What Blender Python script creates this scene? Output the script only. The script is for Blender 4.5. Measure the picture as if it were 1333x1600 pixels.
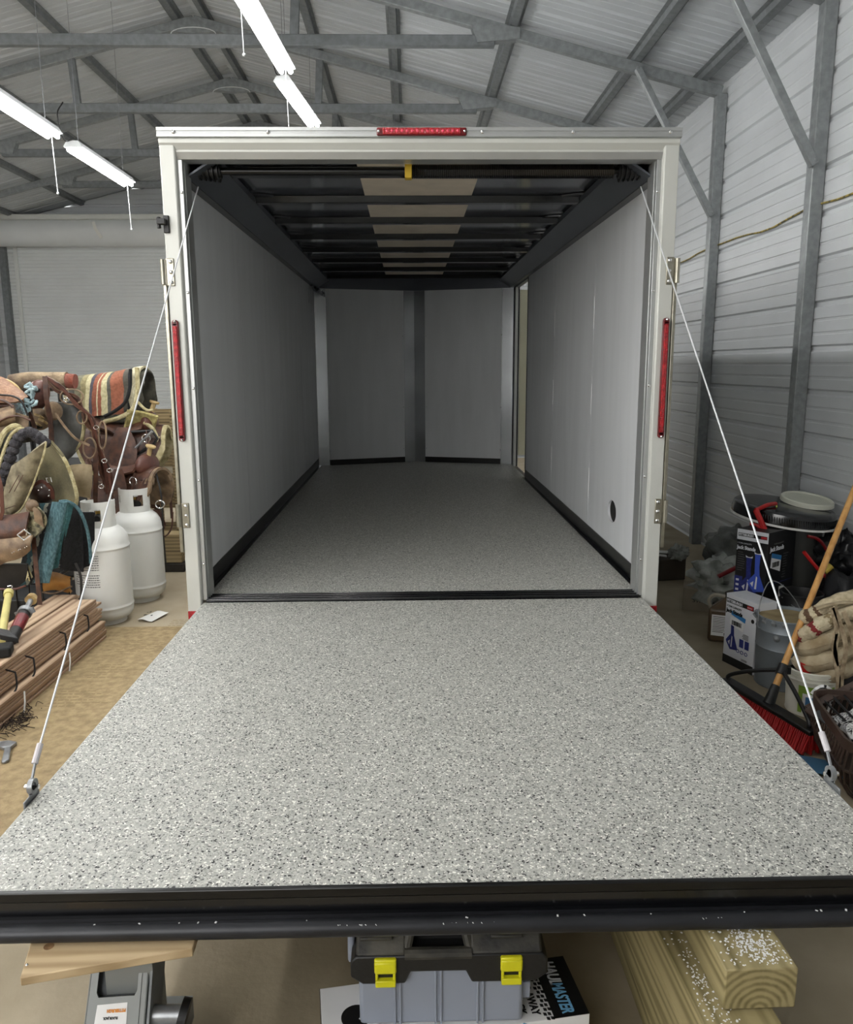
import bpy, bmesh, math, random
from mathutils import Vector as V, Matrix, Euler, noise
random.seed(7)
sc = bpy.context.scene
for o in list(bpy.data.objects): bpy.data.objects.remove(o)
COL = sc.collection
rad = math.radians

# ------------------------------------------------------------------ camera
F, CX, CY, CZ, YAW, PIT, ROL = 1232.28, -0.0564, -3.4422, 1.5927, 0.0205, 0.1839, -0.0054
fw = V((math.sin(YAW)*math.cos(PIT), math.cos(YAW)*math.cos(PIT), -math.sin(PIT)))
rt = V((math.cos(YAW), -math.sin(YAW), 0)); up = rt.cross(fw)
rr = rt*math.cos(ROL)+up*math.sin(ROL); uu = -rt*math.sin(ROL)+up*math.cos(ROL)
cd = bpy.data.cameras.new('camera'); cam = bpy.data.objects.new('camera', cd); COL.objects.link(cam)
cam.matrix_world = Matrix(((rr.x, uu.x, -fw.x, CX), (rr.y, uu.y, -fw.y, CY), (rr.z, uu.z, -fw.z, CZ), (0, 0, 0, 1)))
cd.sensor_fit = 'HORIZONTAL'; cd.sensor_width = 36; cd.lens = F/1333*36; cd.clip_start = .05
sc.camera = cam
def at(u, v, Y):                      # a point of the place at depth Y
    d = rr*((u-666.5)/F) + uu*(-(v-800)/F) + fw
    t = (Y-CY)/d.y
    return V((CX, CY, CZ)) + d*t
# ------------------------------------------------------------------ light and exposure
sc.view_settings.view_transform = 'Standard'; sc.view_settings.look = 'None'
sc.view_settings.gamma = 1; sc.view_settings.use_curve_mapping = False
sc.view_settings.exposure = 0.13
w = bpy.data.worlds.new('world'); sc.world = w; w.use_nodes = True
w.node_tree.nodes['Background'].inputs[0].default_value = (1, .985, .96, 1)
w.node_tree.nodes['Background'].inputs[1].default_value = 4.9
TUBE = 52.0          # emission of the shop light tubes

# ------------------------------------------------------------------ materials
def sr(h):
    if isinstance(h, str):
        c = [int(h[i:i+2], 16)/255 for i in (0, 2, 4)]
    else: c = list(h)
    return tuple([(x/12.92 if x <= .04045 else ((x+.055)/1.055)**2.4) for x in c]+[1])
MC = {}
def mat(name, col, rough=.5, metal=0., var=.0, scale=8., bump=0., bscale=None, col2=None, emit=None, alpha=None, trans=0, stretch=(1, 1, 1), spec=.5, coat=0., detail=6, lo=.35, hi=.65, aniso=None):
    if name in MC: return MC[name]
    m = bpy.data.materials.new(name); m.use_nodes = True; nt = m.node_tree; N = nt.nodes; L = nt.links
    b = N['Principled BSDF']; c = sr(col)
    b.inputs['Roughness'].default_value = rough; b.inputs['Metallic'].default_value = metal
    b.inputs['Specular IOR Level'].default_value = spec
    if coat: b.inputs['Coat Weight'].default_value = coat; b.inputs['Coat Roughness'].default_value = .1
    if trans: b.inputs['Transmission Weight'].default_value = trans
    tc = N.new('ShaderNodeTexCoord'); mp = N.new('ShaderNodeMapping'); mp.inputs['Scale'].default_value = stretch
    L.new(tc.outputs['Object'], mp.inputs['Vector'])
    no = N.new('ShaderNodeTexNoise'); no.inputs['Scale'].default_value = scale; no.inputs['Detail'].default_value = detail
    L.new(mp.outputs[0], no.inputs['Vector'])
    cr = N.new('ShaderNodeValToRGB'); cr.color_ramp.elements[0].position = lo; cr.color_ramp.elements[1].position = hi
    c2 = sr(col2) if col2 else tuple([max(0, x*(1-var)) for x in c[:3]]+[1])
    cr.color_ramp.elements[0].color = c2; cr.color_ramp.elements[1].color = c
    L.new(no.outputs['Fac'], cr.inputs[0]); L.new(cr.outputs[0], b.inputs['Base Color'])
    if bump:
        n2 = N.new('ShaderNodeTexNoise'); n2.inputs['Scale'].default_value = bscale or scale*4; n2.inputs['Detail'].default_value = 4
        L.new(mp.outputs[0], n2.inputs['Vector'])
        bp = N.new('ShaderNodeBump'); bp.inputs['Strength'].default_value = bump; bp.inputs['Distance'].default_value = .01
        L.new(n2.outputs['Fac'], bp.inputs['Height']); L.new(bp.outputs[0], b.inputs['Normal'])
    if emit: b.inputs['Emission Color'].default_value = sr(col); b.inputs['Emission Strength'].default_value = emit
    if alpha is not None: b.inputs['Alpha'].default_value = alpha
    MC[name] = m; return m

def flake_mat():
    m = bpy.data.materials.new('epoxy_flake'); m.use_nodes = True; nt = m.node_tree; N = nt.nodes; L = nt.links
    b = N['Principled BSDF']; tc = N.new('ShaderNodeTexCoord')
    ns = N.new('ShaderNodeTexNoise'); ns.inputs['Scale'].default_value = 120; L.new(tc.outputs['Object'], ns.inputs['Vector'])
    ad = N.new('ShaderNodeMixRGB'); ad.blend_type = 'ADD'; ad.inputs[0].default_value = .008
    L.new(tc.outputs['Object'], ad.inputs[1]); L.new(ns.outputs['Color'], ad.inputs[2])
    def layer(scale, stops):
        vo = N.new('ShaderNodeTexVoronoi'); vo.inputs['Scale'].default_value = scale; vo.inputs['Randomness'].default_value = 1
        L.new(ad.outputs[0], vo.inputs['Vector'])
        sp = N.new('ShaderNodeSeparateColor'); L.new(vo.outputs['Color'], sp.inputs[0])
        cr = N.new('ShaderNodeValToRGB'); cr.color_ramp.interpolation = 'CONSTANT'
        e = cr.color_ramp.elements; e[0].position = 0; e[0].color = sr(stops[0][1]); e[1].position = stops[1][0]; e[1].color = sr(stops[1][1])
        for p, c in stops[2:]:
            k = e.new(p); k.color = sr(c)
        L.new(sp.outputs[0], cr.inputs[0]); return cr, sp
    a, sa = layer(205, [(0, '1f1f20'), (.075, '8f908b'), (.20, 'aaaaa4'), (.46, 'b9b9b2'), (.74, 'c6c6bf'), (.88, 'efeee6'), (.94, '86867f')])
    c, s2 = layer(290, [(0, '101011'), (.085, '9c9c95'), (.3, 'aeaea8'), (.74, 'bfbfb7'), (.91, 'f4f3eb')])
    mx = N.new('ShaderNodeMixRGB'); mx.inputs[0].default_value = .5
    L.new(s2.outputs[1], mx.inputs[0])
    rmp = N.new('ShaderNodeMath'); rmp.operation = 'GREATER_THAN'; rmp.inputs[1].default_value = .55
    L.new(s2.outputs[1], rmp.inputs[0]); L.new(rmp.outputs[0], mx.inputs[0])
    L.new(a.outputs[0], mx.inputs[1]); L.new(c.outputs[0], mx.inputs[2]); L.new(mx.outputs[0], b.inputs['Base Color'])
    b.inputs['Roughness'].default_value = .42; b.inputs['Specular IOR Level'].default_value = .35
    bp = N.new('ShaderNodeBump'); bp.inputs['Strength'].default_value = .5; bp.inputs['Distance'].default_value = .0015
    L.new(sa.outputs[1], bp.inputs['Height']); L.new(bp.outputs[0], b.inputs['Normal'])
    return m

def wood_mat(name, light, dark, axis='Y', scale=14, rough=.65, dist=3., kn=.0):
    if name in MC: return MC[name]
    m = bpy.data.materials.new(name); m.use_nodes = True; nt = m.node_tree; N = nt.nodes; L = nt.links
    b = N['Principled BSDF']; tc = N.new('ShaderNodeTexCoord'); mp = N.new('ShaderNodeMapping')
    s = {'X': (.06, 1, 1), 'Y': (1, .06, 1), 'Z': (1, 1, .06)}[axis]; mp.inputs['Scale'].default_value = s
    L.new(tc.outputs['Object'], mp.inputs['Vector'])
    wv = N.new('ShaderNodeTexWave'); wv.wave_type = 'RINGS'; wv.rings_direction = axis; wv.inputs['Scale'].default_value = scale
    wv.inputs['Distortion'].default_value = dist; wv.inputs['Detail'].default_value = 3; wv.inputs['Detail Scale'].default_value = 1.5
    L.new(mp.outputs[0], wv.inputs['Vector'])
    n = N.new('ShaderNodeTexNoise'); n.inputs['Scale'].default_value = 30; n.inputs['Detail'].default_value = 6; L.new(mp.outputs[0], n.inputs['Vector'])
    mx = N.new('ShaderNodeMath'); mx.operation = 'MULTIPLY_ADD'; mx.inputs[1].default_value = .5; L.new(wv.outputs['Fac'], mx.inputs[0]); L.new(n.outputs['Fac'], mx.inputs[2])
    cr = N.new('ShaderNodeValToRGB'); cr.color_ramp.elements[0].position = .35; cr.color_ramp.elements[1].position = .95
    cr.color_ramp.elements[0].color = sr(dark); cr.color_ramp.elements[1].color = sr(light)
    L.new(mx.outputs[0], cr.inputs[0]); L.new(cr.outputs[0], b.inputs['Base Color']); b.inputs['Roughness'].default_value = rough
    MC[name] = m; return m

def stripe_mat(name, stops, axis=0, period=1., rough=.9, wob=.0):
    m = bpy.data.materials.new(name); m.use_nodes = True; nt = m.node_tree; N = nt.nodes; L = nt.links
    b = N['Principled BSDF']; b.inputs['Roughness'].default_value = rough
    tc = N.new('ShaderNodeTexCoord'); n = N.new('ShaderNodeTexNoise'); n.inputs['Scale'].default_value = 14; L.new(tc.outputs['UV'], n.inputs['Vector'])
    sp = N.new('ShaderNodeSeparateXYZ'); L.new(tc.outputs['UV'], sp.inputs[0])
    ma = N.new('ShaderNodeMath'); ma.operation = 'MULTIPLY_ADD'; ma.inputs[1].default_value = wob; L.new(n.outputs['Fac'], ma.inputs[0]); L.new(sp.outputs[axis], ma.inputs[2])
    fr = N.new('ShaderNodeMath'); fr.operation = 'FRACT'
    mu = N.new('ShaderNodeMath'); mu.operation = 'DIVIDE'; mu.inputs[1].default_value = period
    L.new(ma.outputs[0], mu.inputs[0]); L.new(mu.outputs[0], fr.inputs[0])
    cr = N.new('ShaderNodeValToRGB'); cr.color_ramp.interpolation = 'CONSTANT'; e = cr.color_ramp.elements
    e[0].position = 0; e[0].color = sr(stops[0][1]); e[1].position = stops[1][0]; e[1].color = sr(stops[1][1])
    for p, c in stops[2:]: k = e.new(p); k.color = sr(c)
    L.new(fr.outputs[0], cr.inputs[0])
    n2 = N.new('ShaderNodeTexNoise'); n2.inputs['Scale'].default_value = 60; L.new(tc.outputs['Object'], n2.inputs['Vector'])
    c2 = N.new('ShaderNodeValToRGB'); c2.color_ramp.elements[0].color = (.74, .74, .70, 1); c2.color_ramp.elements[0].position = .35; c2.color_ramp.elements[1].position = .6
    L.new(n2.outputs['Fac'], c2.inputs[0])
    mx = N.new('ShaderNodeMixRGB'); mx.blend_type = 'MULTIPLY'; mx.inputs[0].default_value = 1
    L.new(cr.outputs[0], mx.inputs[1]); L.new(c2.outputs[0], mx.inputs[2]); L.new(mx.outputs[0], b.inputs['Base Color'])
    bp = N.new('ShaderNodeBump'); bp.inputs['Strength'].default_value = .4; bp.inputs['Distance'].default_value = .004
    L.new(n2.outputs['Fac'], bp.inputs['Height']); L.new(bp.outputs[0], b.inputs['Normal'])
    return m

siding = mat('white_siding', 'c9ccce', .42, .0, var=.06, scale=3)
roofm = mat('roof_panel', 'bfc3c6', .45, .0, var=.06, scale=3)
galv = mat('galvanized', '979b9c', .42, .4, var=.25, scale=22, bump=.05)
galvd = mat('galvanized_dull', '7e8284', .5, .3, var=.25, scale=20)
conc = mat('concrete', 'a89c86', .75, 0, scale=1.6, col2='82765f', bump=.15, bscale=40, detail=10)
osb = mat('chip_board', 'a08c68', .8, 0, scale=26, col2='7d6b4b', bump=.3, bscale=90, detail=10, lo=.3, hi=.7)
alu = mat('mill_aluminum', 'bcbebd', .36, .65, var=.10, scale=5, stretch=(1, 1, .2))
alup = mat('painted_white_frame', 'c8c9c3', .38, .12, var=.05, scale=5)
alub = mat('bright_aluminum', 'c3c6c8', .24, .95, var=.2, scale=3)
blackp = mat('black_paint', '0b0b0c', .28, 0, var=.3, scale=12, bump=.04, spec=.5)
blackg = mat('black_gloss', '0d0e11', .16, 0, var=.2, scale=6, bump=.03, bscale=5, spec=.7)
ceilp = mat('dark_ceiling', '555861', .16, 0, var=.15, scale=3, bump=.03, bscale=3, spec=1.0, coat=.5)
covem = mat('dark_grey_cove', '565a61', .3, .35, var=.12, scale=4, bump=.04, bscale=4)
panelm = mat('grey_wall_panel', 'd9dbdd', .45, 0, var=.07, scale=9, bump=.06, bscale=60, stretch=(1, 1, .15))
navyg = mat('dark_band', '5c5f66', .3, .4, var=.1, scale=4)
tanst = mat('tan_ceiling_strip', 'ddd0be', .6, 0, var=.1, scale=10)
flake = flake_mat()
redl = mat('red_lens', 'b3141f', .25, 0, var=.45, scale=70, bump=.5, bscale=150, spec=.6)
redd = mat('dark_red_plastic', '6d0a12', .3, 0, var=.3, scale=60)
redp = mat('red_plastic', 'b51c1c', .4, 0, var=.2, scale=20)
chrome = mat('bright_screw', 'e6e6e6', .15, 1)
zinc = mat('zinc_plate', 'a9a596', .3, .9, var=.2, scale=30)
steel = mat('worn_steel', 'a0a3a6', .35, .6, var=.35, scale=25)
cablem = mat('cable_white', 'e4e6e8', .4, .3)
yellow = mat('yellow_plastic', 'd9d41c', .4, 0, var=.1, scale=30)
yel2 = mat('yellow_tag', 'c8a523', .5)
whitep = mat('white_tank_paint', 'dfe0dc', .35, 0, var=.05, scale=6)
brass = mat('brass', 'a88a48', .3, .9, var=.3, scale=30)
blk = mat('black_plastic', '121213', .45, 0, var=.3, scale=20, bump=.05)
blkr = mat('black_rubber', '0c0c0c', .8, 0)
ink = mat('black_ink', '141414', .6)
ink2 = mat('grey_ink', '5a5a5a', .6)
white = mat('white_card', 'e4e4e4', .6, 0, var=.05, scale=8)
whited = mat('white_paper', 'd8d8d4', .7)
cedar = wood_mat('cedar', 'c4ab90', '8a6c55', 'Y', 9)
pine = wood_mat('pine', 'bfa884', '98805c', 'X', 12, dist=6)
treat = wood_mat('treated_timber', '9d9068', '6a603c', 'Y', 22, dist=1.6)
oldw = wood_mat('old_timber', 'a3906a', '5f5036', 'X', 12)
handlew = mat('handle_wood', 'c99a5c', .4, 0, scale=12, col2='ad7c42', stretch=(3, 3, .3))
leath = mat('brown_leather', '5b3a2a', .45, 0, scale=18, col2='33201a', bump=.2, bscale=70)
leath2 = mat('tan_leather', '907a60', .55, 0, scale=14, col2='5f4c3a', bump=.25, bscale=60)
leath3 = mat('dusty_leather', '9a9178', .6, 0, scale=16, col2='5d5442', bump=.25, bscale=40, detail=10)
leathr = mat('red_brown_leather', '5f3a2e', .4, 0, scale=14, col2='4a261e', bump=.15)
leatho = mat('orange_leather', 'a07a5c', .5, 0, scale=60, col2='7c563e', bump=.3, bscale=100)
fleece = mat('cream_fleece', 'c9bf98', .95, 0, scale=30, col2='9b8f66', bump=.9, bscale=160)
felt = mat('grey_felt', '5b594e', .95, 0, scale=20, col2='3e3c36', bump=.5, bscale=120)
blfleece = mat('charcoal_fleece', '4a474b', .95, 0, scale=40, col2='232226', bump=1., bscale=150)
teal = mat('teal_weave', '5f8189', .95, 0, scale=120, col2='3c5a62', bump=.6, bscale=200, stretch=(1, 1, .4))
blkcloth = mat('black_felt', '1a1a1c', .95, 0, scale=60, col2='0c0c0e', bump=.5, bscale=150)
ltblue = mat('light_blue_rope', 'b2c6ca', .8, 0, scale=60, col2='768f96', bump=.8, bscale=90)
horn_m = mat('rawhide', 'c0a878', .6, 0, scale=20, col2='8e7448', bump=.2)

# ------------------------------------------------------------------ mesh helpers
class MB:
    def __init__(s): s.bm = bmesh.new(); s.uv = None
    def box(s, c, d, rot=None):
        r = bmesh.ops.create_cube(s.bm, size=1)['verts']
        m = Matrix.Translation(V(c))
        if rot is not None: m = m @ (Euler(rot).to_matrix().to_4x4() if not isinstance(rot, Matrix) else rot.to_4x4())
        m = m @ Matrix.Diagonal((d[0], d[1], d[2], 1))
        bmesh.ops.transform(s.bm, matrix=m, verts=r); return s
    def b2(s, a, b):  # from min corner to max corner
        a = V(a); b = V(b); return s.box((a+b)/2, b-a)
    def cyl(s, a, b, r, r2=None, n=14):
        a = V(a); b = V(b); d = b-a; r2 = r if r2 is None else r2
        if d.length < 1e-6: return s
        v = bmesh.ops.create_cone(s.bm, cap_ends=True, segments=n, radius1=r, radius2=r2, depth=d.length)['verts']
        m = Matrix.Translation((a+b)/2) @ d.to_track_quat('Z', 'Y').to_matrix().to_4x4()
        bmesh.ops.transform(s.bm, matrix=m, verts=v); return s
    def sph(s, c, r, n=12, sc_=(1, 1, 1), rot=None):
        v = bmesh.ops.create_uvsphere(s.bm, u_segments=n, v_segments=max(6, n*2//3), radius=r)['verts']
        m = Matrix.Translation(V(c)) @ (Euler(rot).to_matrix().to_4x4() if rot else Matrix()) @ Matrix.Diagonal((*sc_, 1))
        bmesh.ops.transform(s.bm, matrix=m, verts=v); return s
    def sweep(s, pts, prof, closed=False, upv=None, taper=None, flip=False):
        pts = [V(p) for p in pts]; n = len(pts); rings = []; k = len(prof)
        pu = None
        for i, p in enumerate(pts):
            a = pts[(i-1) % n] if (closed or i > 0) else p; b = pts[(i+1) % n] if (closed or i < n-1) else p
            t = (b-a).normalized() if (b-a).length > 1e-9 else V((0, 0, 1))
            if upv is not None: u = V(upv)
            else: u = pu if pu is not None else (V((0, 0, 1)) if abs(t.z) < .9 else V((1, 0, 0)))
            u = (u - t*u.dot(t))
            if u.length < 1e-5: u = t.orthogonal()
            u.normalize(); pu = u; sd = t.cross(u)
            f = taper(i/(n-1)) if taper else 1
            rings.append([s.bm.verts.new(p+sd*(x*f)+u*(y*f)) for x, y in prof])
        m = n if closed else n-1
        for i in range(m):
            A = rings[i]; B = rings[(i+1) % n]
            for j in range(k):
                try: s.bm.faces.new((A[j], A[(j+1) % k], B[(j+1) % k], B[j]))
                except ValueError: pass
        if not closed:
            try: s.bm.faces.new(rings[0][::-1]); s.bm.faces.new(rings[-1])
            except ValueError: pass
        return s
    def tube(s, pts, r, n=8, closed=False, taper=None):
        return s.sweep(pts, [(r*math.cos(2*math.pi*i/n), r*math.sin(2*math.pi*i/n)) for i in range(n)], closed, None, taper)
    def strap(s, pts, wd, th, upv=None, closed=False):
        return s.sweep(pts, [(-wd/2, -th/2), (wd/2, -th/2), (wd/2, th/2), (-wd/2, th/2)], closed, upv)
    def prism(s, pts, d):
        pts = [V(p) for p in pts]; d = V(d)
        A = [s.bm.verts.new(p) for p in pts]; B = [s.bm.verts.new(p+d) for p in pts]; n = len(pts)
        s.bm.faces.new(A[::-1]); s.bm.faces.new(B)
        for i in range(n): s.bm.faces.new((A[i], A[(i+1) % n], B[(i+1) % n], B[i]))
        return s
    def lathe(s, prof, c=(0, 0, 0), n=32, mtx=None):
        c = V(c); rings = []
        for r, z in prof:
            rings.append([s.bm.verts.new((mtx @ V((r*math.cos(2*math.pi*i/n), r*math.sin(2*math.pi*i/n), z)) if mtx else V((r*math.cos(2*math.pi*i/n), r*math.sin(2*math.pi*i/n), z)))+c) for i in range(n)])
        for i in range(len(rings)-1):
            for j in range(n): s.bm.faces.new((rings[i][j], rings[i][(j+1) % n], rings[i+1][(j+1) % n], rings[i+1][j]))
        if prof[0][0] > 1e-4: s.bm.faces.new(rings[0][::-1])
        if prof[-1][0] > 1e-4: s.bm.faces.new(rings[-1])
        return s
    def sheet(s, f, nu, nv, th, closed=True):
        P = [[V(f(i/nu, j/nv)) for j in range(nv+1)] for i in range(nu+1)]
        uv = s.bm.loops.layers.uv.verify()
        def nrm(i, j):
            a = P[min(i+1, nu)][j]-P[max(i-1, 0)][j]; b = P[i][min(j+1, nv)]-P[i][max(j-1, 0)]
            n = a.cross(b); return n.normalized() if n.length > 1e-9 else V((0, 0, 1))
        A = [[s.bm.verts.new(P[i][j]) for j in range(nv+1)] for i in range(nu+1)]
        B = [[s.bm.verts.new(P[i][j]-nrm(i, j)*th) for j in range(nv+1)] for i in range(nu+1)] if th else None
        def fc(vs, uvs):
            try: fa = s.bm.faces.new(vs)
            except ValueError: return
            for l, q in zip(fa.loops, uvs): l[uv].uv = q
        for i in range(nu):
            for j in range(nv):
                q = [(i/nu, j/nv), ((i+1)/nu, j/nv), ((i+1)/nu, (j+1)/nv), (i/nu, (j+1)/nv)]
                fc((A[i][j], A[i+1][j], A[i+1][j+1], A[i][j+1]), q)
                if th: fc((B[i][j+1], B[i+1][j+1], B[i+1][j], B[i][j]), [q[3], q[2], q[1], q[0]])
        if th:
            for i in range(nu):
                q = [(i/nu, 0)]*4; fc((A[i+1][0], A[i][0], B[i][0], B[i+1][0]), q); q = [(i/nu, 1)]*4; fc((A[i][nv], A[i+1][nv], B[i+1][nv], B[i][nv]), q)
            for j in range(nv):
                q = [(0, j/nv)]*4; fc((A[0][j], A[0][j+1], B[0][j+1], B[0][j]), q); q = [(1, j/nv)]*4; fc((A[nu][j+1], A[nu][j], B[nu][j], B[nu][j+1]), q)
        return s

def worldpos(o):
    p = V((0, 0, 0))
    while o is not None: p += o.location; o = o.parent
    return p
def OB(name, mb, m, parent=None, local=False, bevel=0, smooth=True, ang=35, label=None, seg=2):
    me = bpy.data.meshes.new(name)
    if parent is not None and not local:
        bmesh.ops.translate(mb.bm, verts=mb.bm.verts, vec=-worldpos(parent))
    bmesh.ops.recalc_face_normals(mb.bm, faces=mb.bm.faces)
    mb.bm.to_mesh(me); mb.bm.free()
    me.materials.append(m)
    if smooth:
        for p in me.polygons: p.use_smooth = True
        me.set_sharp_from_angle(angle=rad(ang))
    o = bpy.data.objects.new(name, me); COL.objects.link(o)
    if parent is not None: o.parent = parent
    if bevel:
        bv = o.modifiers.new('bevel', 'BEVEL'); bv.width = bevel; bv.segments = seg; bv.limit_method = 'ANGLE'; bv.angle_limit = rad(40)
    if label: o['label'] = label
    return o
def T(name, label, cat, loc=(0, 0, 0), rz=0, group=None):
    o = bpy.data.objects.new(name, None); o.empty_display_size = .05; COL.objects.link(o); o.location = loc; o.rotation_euler = (0, 0, rz)
    o['label'] = label; o['category'] = cat
    if group: o['group'] = group
    return o
def tag(o, label, cat, group=None):
    o['label'] = label; o['category'] = cat
    if group: o['group'] = group
    return o
def recenter(o, loc):                      # puts a single-mesh thing's origin at loc
    o.data.transform(Matrix.Translation(-V(loc))); o.location = loc; return o
def struct(name, mb, m, **k):
    o = OB(name, mb, m, **k); o['kind'] = 'structure'; return o
def copy_tree(o, parent=None):
    c = o.copy(); COL.objects.link(c); c.parent = parent
    for ch in [x for x in bpy.data.objects if x.parent == o]: copy_tree(ch, c)
    return c
def text(name, s, size, org, xd, yd, m, parent, local=False, align='LEFT', sx=1., shear=0., ext=.0004, bold=0., lift=.0006):
    cu = bpy.data.curves.new('t', 'FONT'); cu.body = s; cu.size = size; cu.align_x = align; cu.extrude = ext; cu.shear = shear; cu.offset = bold
    cu.resolution_u = 3
    to = bpy.data.objects.new('t', cu); COL.objects.link(to)
    dg = bpy.context.evaluated_depsgraph_get(); me = bpy.data.meshes.new_from_object(to.evaluated_get(dg)); bpy.data.objects.remove(to); bpy.data.curves.remove(cu)
    xd = V(xd).normalized(); yd = V(yd); yd = (yd-xd*yd.dot(xd)).normalized(); zd = xd.cross(yd)
    org = V(org)+zd*lift
    if not local: org = org-worldpos(parent)
    M_ = Matrix(((xd.x*sx, yd.x, zd.x, org.x), (xd.y*sx, yd.y, zd.y, org.y), (xd.z*sx, yd.z, zd.z, org.z), (0, 0, 0, 1)))
    me.transform(M_); me.materials.clear(); me.materials.append(m)
    o = bpy.data.objects.new(name, me); COL.objects.link(o); o.parent = parent; return o
def curve(pts, n=24):
    pts = [V(p) for p in pts]; out = []
    P = [pts[0]*2-pts[1]]+pts+[pts[-1]*2-pts[-2]]
    k = len(pts)-1
    per = max(2, n//k)
    for i in range(k):
        a, b, c, d = P[i:i+4]
        for j in range(per):
            t = j/per
            out.append(.5*((2*b)+(c-a)*t+(2*a-5*b+4*c-d)*t*t+(-a+3*b-3*c+d)*t**3))
    out.append(pts[-1]); return out

# ================================================================== THE BUILDING
WX, LX, BY, FY = 2.55, -6.85, 10.2, -6.0
RX, RZ, EZ = -2.15, 4.98, 3.79
mb = MB().b2((LX-.3, FY-.5, -.1), (WX+.3, BY+.3, 0)); fl = struct('floor', mb, conc, smooth=False)
def siding_profile(z0, z1, pitch=.277, ph=0.0):
    pr = []; z = z0+ph
    while z < z1:
        for dz, d in ((0, 0), (.012, .018), (.034, .018), (.046, 0), (.105, 0), (.110, .004), (.122, .004), (.127, 0), (.190, 0), (.195, .004), (.207, .004), (.212, 0)):
            if z+dz < z1: pr.append((z+dz, d))
        z += pitch
    pr.append((z1, 0)); return pr
pr = siding_profile(0, EZ+.07)
def roofz(x): return RZ-(RZ-EZ)*abs(x-RX)/(WX-RX)
def sheet_prof(mb, pts_a, pts_b):
    A = [mb.bm.verts.new(p) for p in pts_a]; B = [mb.bm.verts.new(p) for p in pts_b]
    for i in range(len(A)-1): mb.bm.faces.new((A[i], A[i+1], B[i+1], B[i]))
mb = MB(); sheet_prof(mb, [(WX+d, FY, z) for z, d in pr], [(WX+d, BY+.06, z) for z, d in pr])
mb.b2((WX+.03, FY, 0), (WX+.05, BY+.06, EZ+.06)); struct('wall_right', mb, siding, ang=20)
mb = MB(); sheet_prof(mb, [(LX-d, FY, z) for z, d in pr], [(LX-d, BY+.06, z) for z, d in pr])
mb.b2((LX-.05, FY, 0), (LX-.03, BY+.06, EZ+.06)); struct('wall_left', mb, siding, ang=20)
# back gable wall: full height siding right of the door and above it, clipped to the roof line
DX0, DX1, DZ = -6.62, -3.0, 3.6
mb = MB()
pr2 = siding_profile(0, RZ+.06)
for (xa, xb, za, zb) in ((LX, DX0, 0, 9), (DX1, WX, 0, 9), (DX0, DX1, DZ, 9)):
    ys = [(z, d) for z, d in pr2 if za <= z]
    ys = [(za, 0)]+[q for q in ys if q[0] > za]
    A = []; B = []
    for z, d in ys:
        # half width of gable at z
        if z <= EZ+.06: l, r = LX, WX
        else:
            hw = (RZ+.07-z)/(RZ-EZ)*(WX-RX)+.02; l, r = RX-hw, RX+hw
        a, b = max(xa, l), min(xb, r)
        if a >= b: break
        A.append((a, BY+d, z)); B.append((b, BY+d, z))
    if len(A) > 1: sheet_prof(mb, A, B)
mb.b2((LX-.04, BY+.03, 0), (WX+.04, BY+.05, EZ))
struct('wall_back', mb, siding, ang=20)
# unseen front wall added to shape light: blocks the right, sky through left bay
mb = MB(); mb.prism([(-1.0, FY, 0), (WX+.04, FY, 0), (WX+.04, FY, EZ+.05), (-1.0, FY, roofz(-1.0)+.05)], (0, -.05, 0)); mb.b2((LX, FY-.05, 3.5), (-1.0, FY, 3.9)); mb.b2((LX, FY-.05, 0), (-1.0, FY, 1.3)); struct('wall_added_front', mb, siding, smooth=False)
# roof
mb = MB()
prf = []
y = FY
while y < BY:
    for dy, d in ((0, 0), (.015, .018), (.04, .018), (.055, 0), (.11, 0), (.115, .004), (.13, .004), (.135, 0), (.2, 0), (.205, .004), (.22, .004), (.225, 0)): prf.append((min(y+dy, BY), d))
    y += .305
sheet_prof(mb, [(RX, yy, RZ+.06+d) for yy, d in prf], [(WX+.1, yy, roofz(WX+.1)+.06+d) for yy, d in prf])
sheet_prof(mb, [(RX, yy, RZ+.06+d) for yy, d in prf], [(LX-.1, yy, roofz(LX-.1)+.06+d) for yy, d in prf])
struct('ceiling', mb, roofm, ang=20)
# purlins (hat channels running along the building)
for i, x in enumerate((2.35, 1.80, .80, -.17, -.95, -2.03, -2.32, -3.35, -4.35, -5.35, -6.3)):
    z = roofz(x)+.052; s = -(RZ-EZ)/(WX-RX) if x > RX else (RZ-EZ)/(WX-RX)
    mb = MB()
    prof = [(-.06, 0), (-.035, 0), (-.028, -.04), (.028, -.04), (.035, 0), (.06, 0), (.06, -.004), (.034, -.006), (.027, -.044), (-.027, -.044), (-.034, -.006), (-.06, -.004)]
    prof = [(px, pz) for px, pz in prof]
    mb.prism([(x+px, FY, z+pz+px*s) for px, pz in prof], (0, BY-FY, 0))
    struct('trim_%d' % (i+1), mb, galvd, smooth=False)
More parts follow.
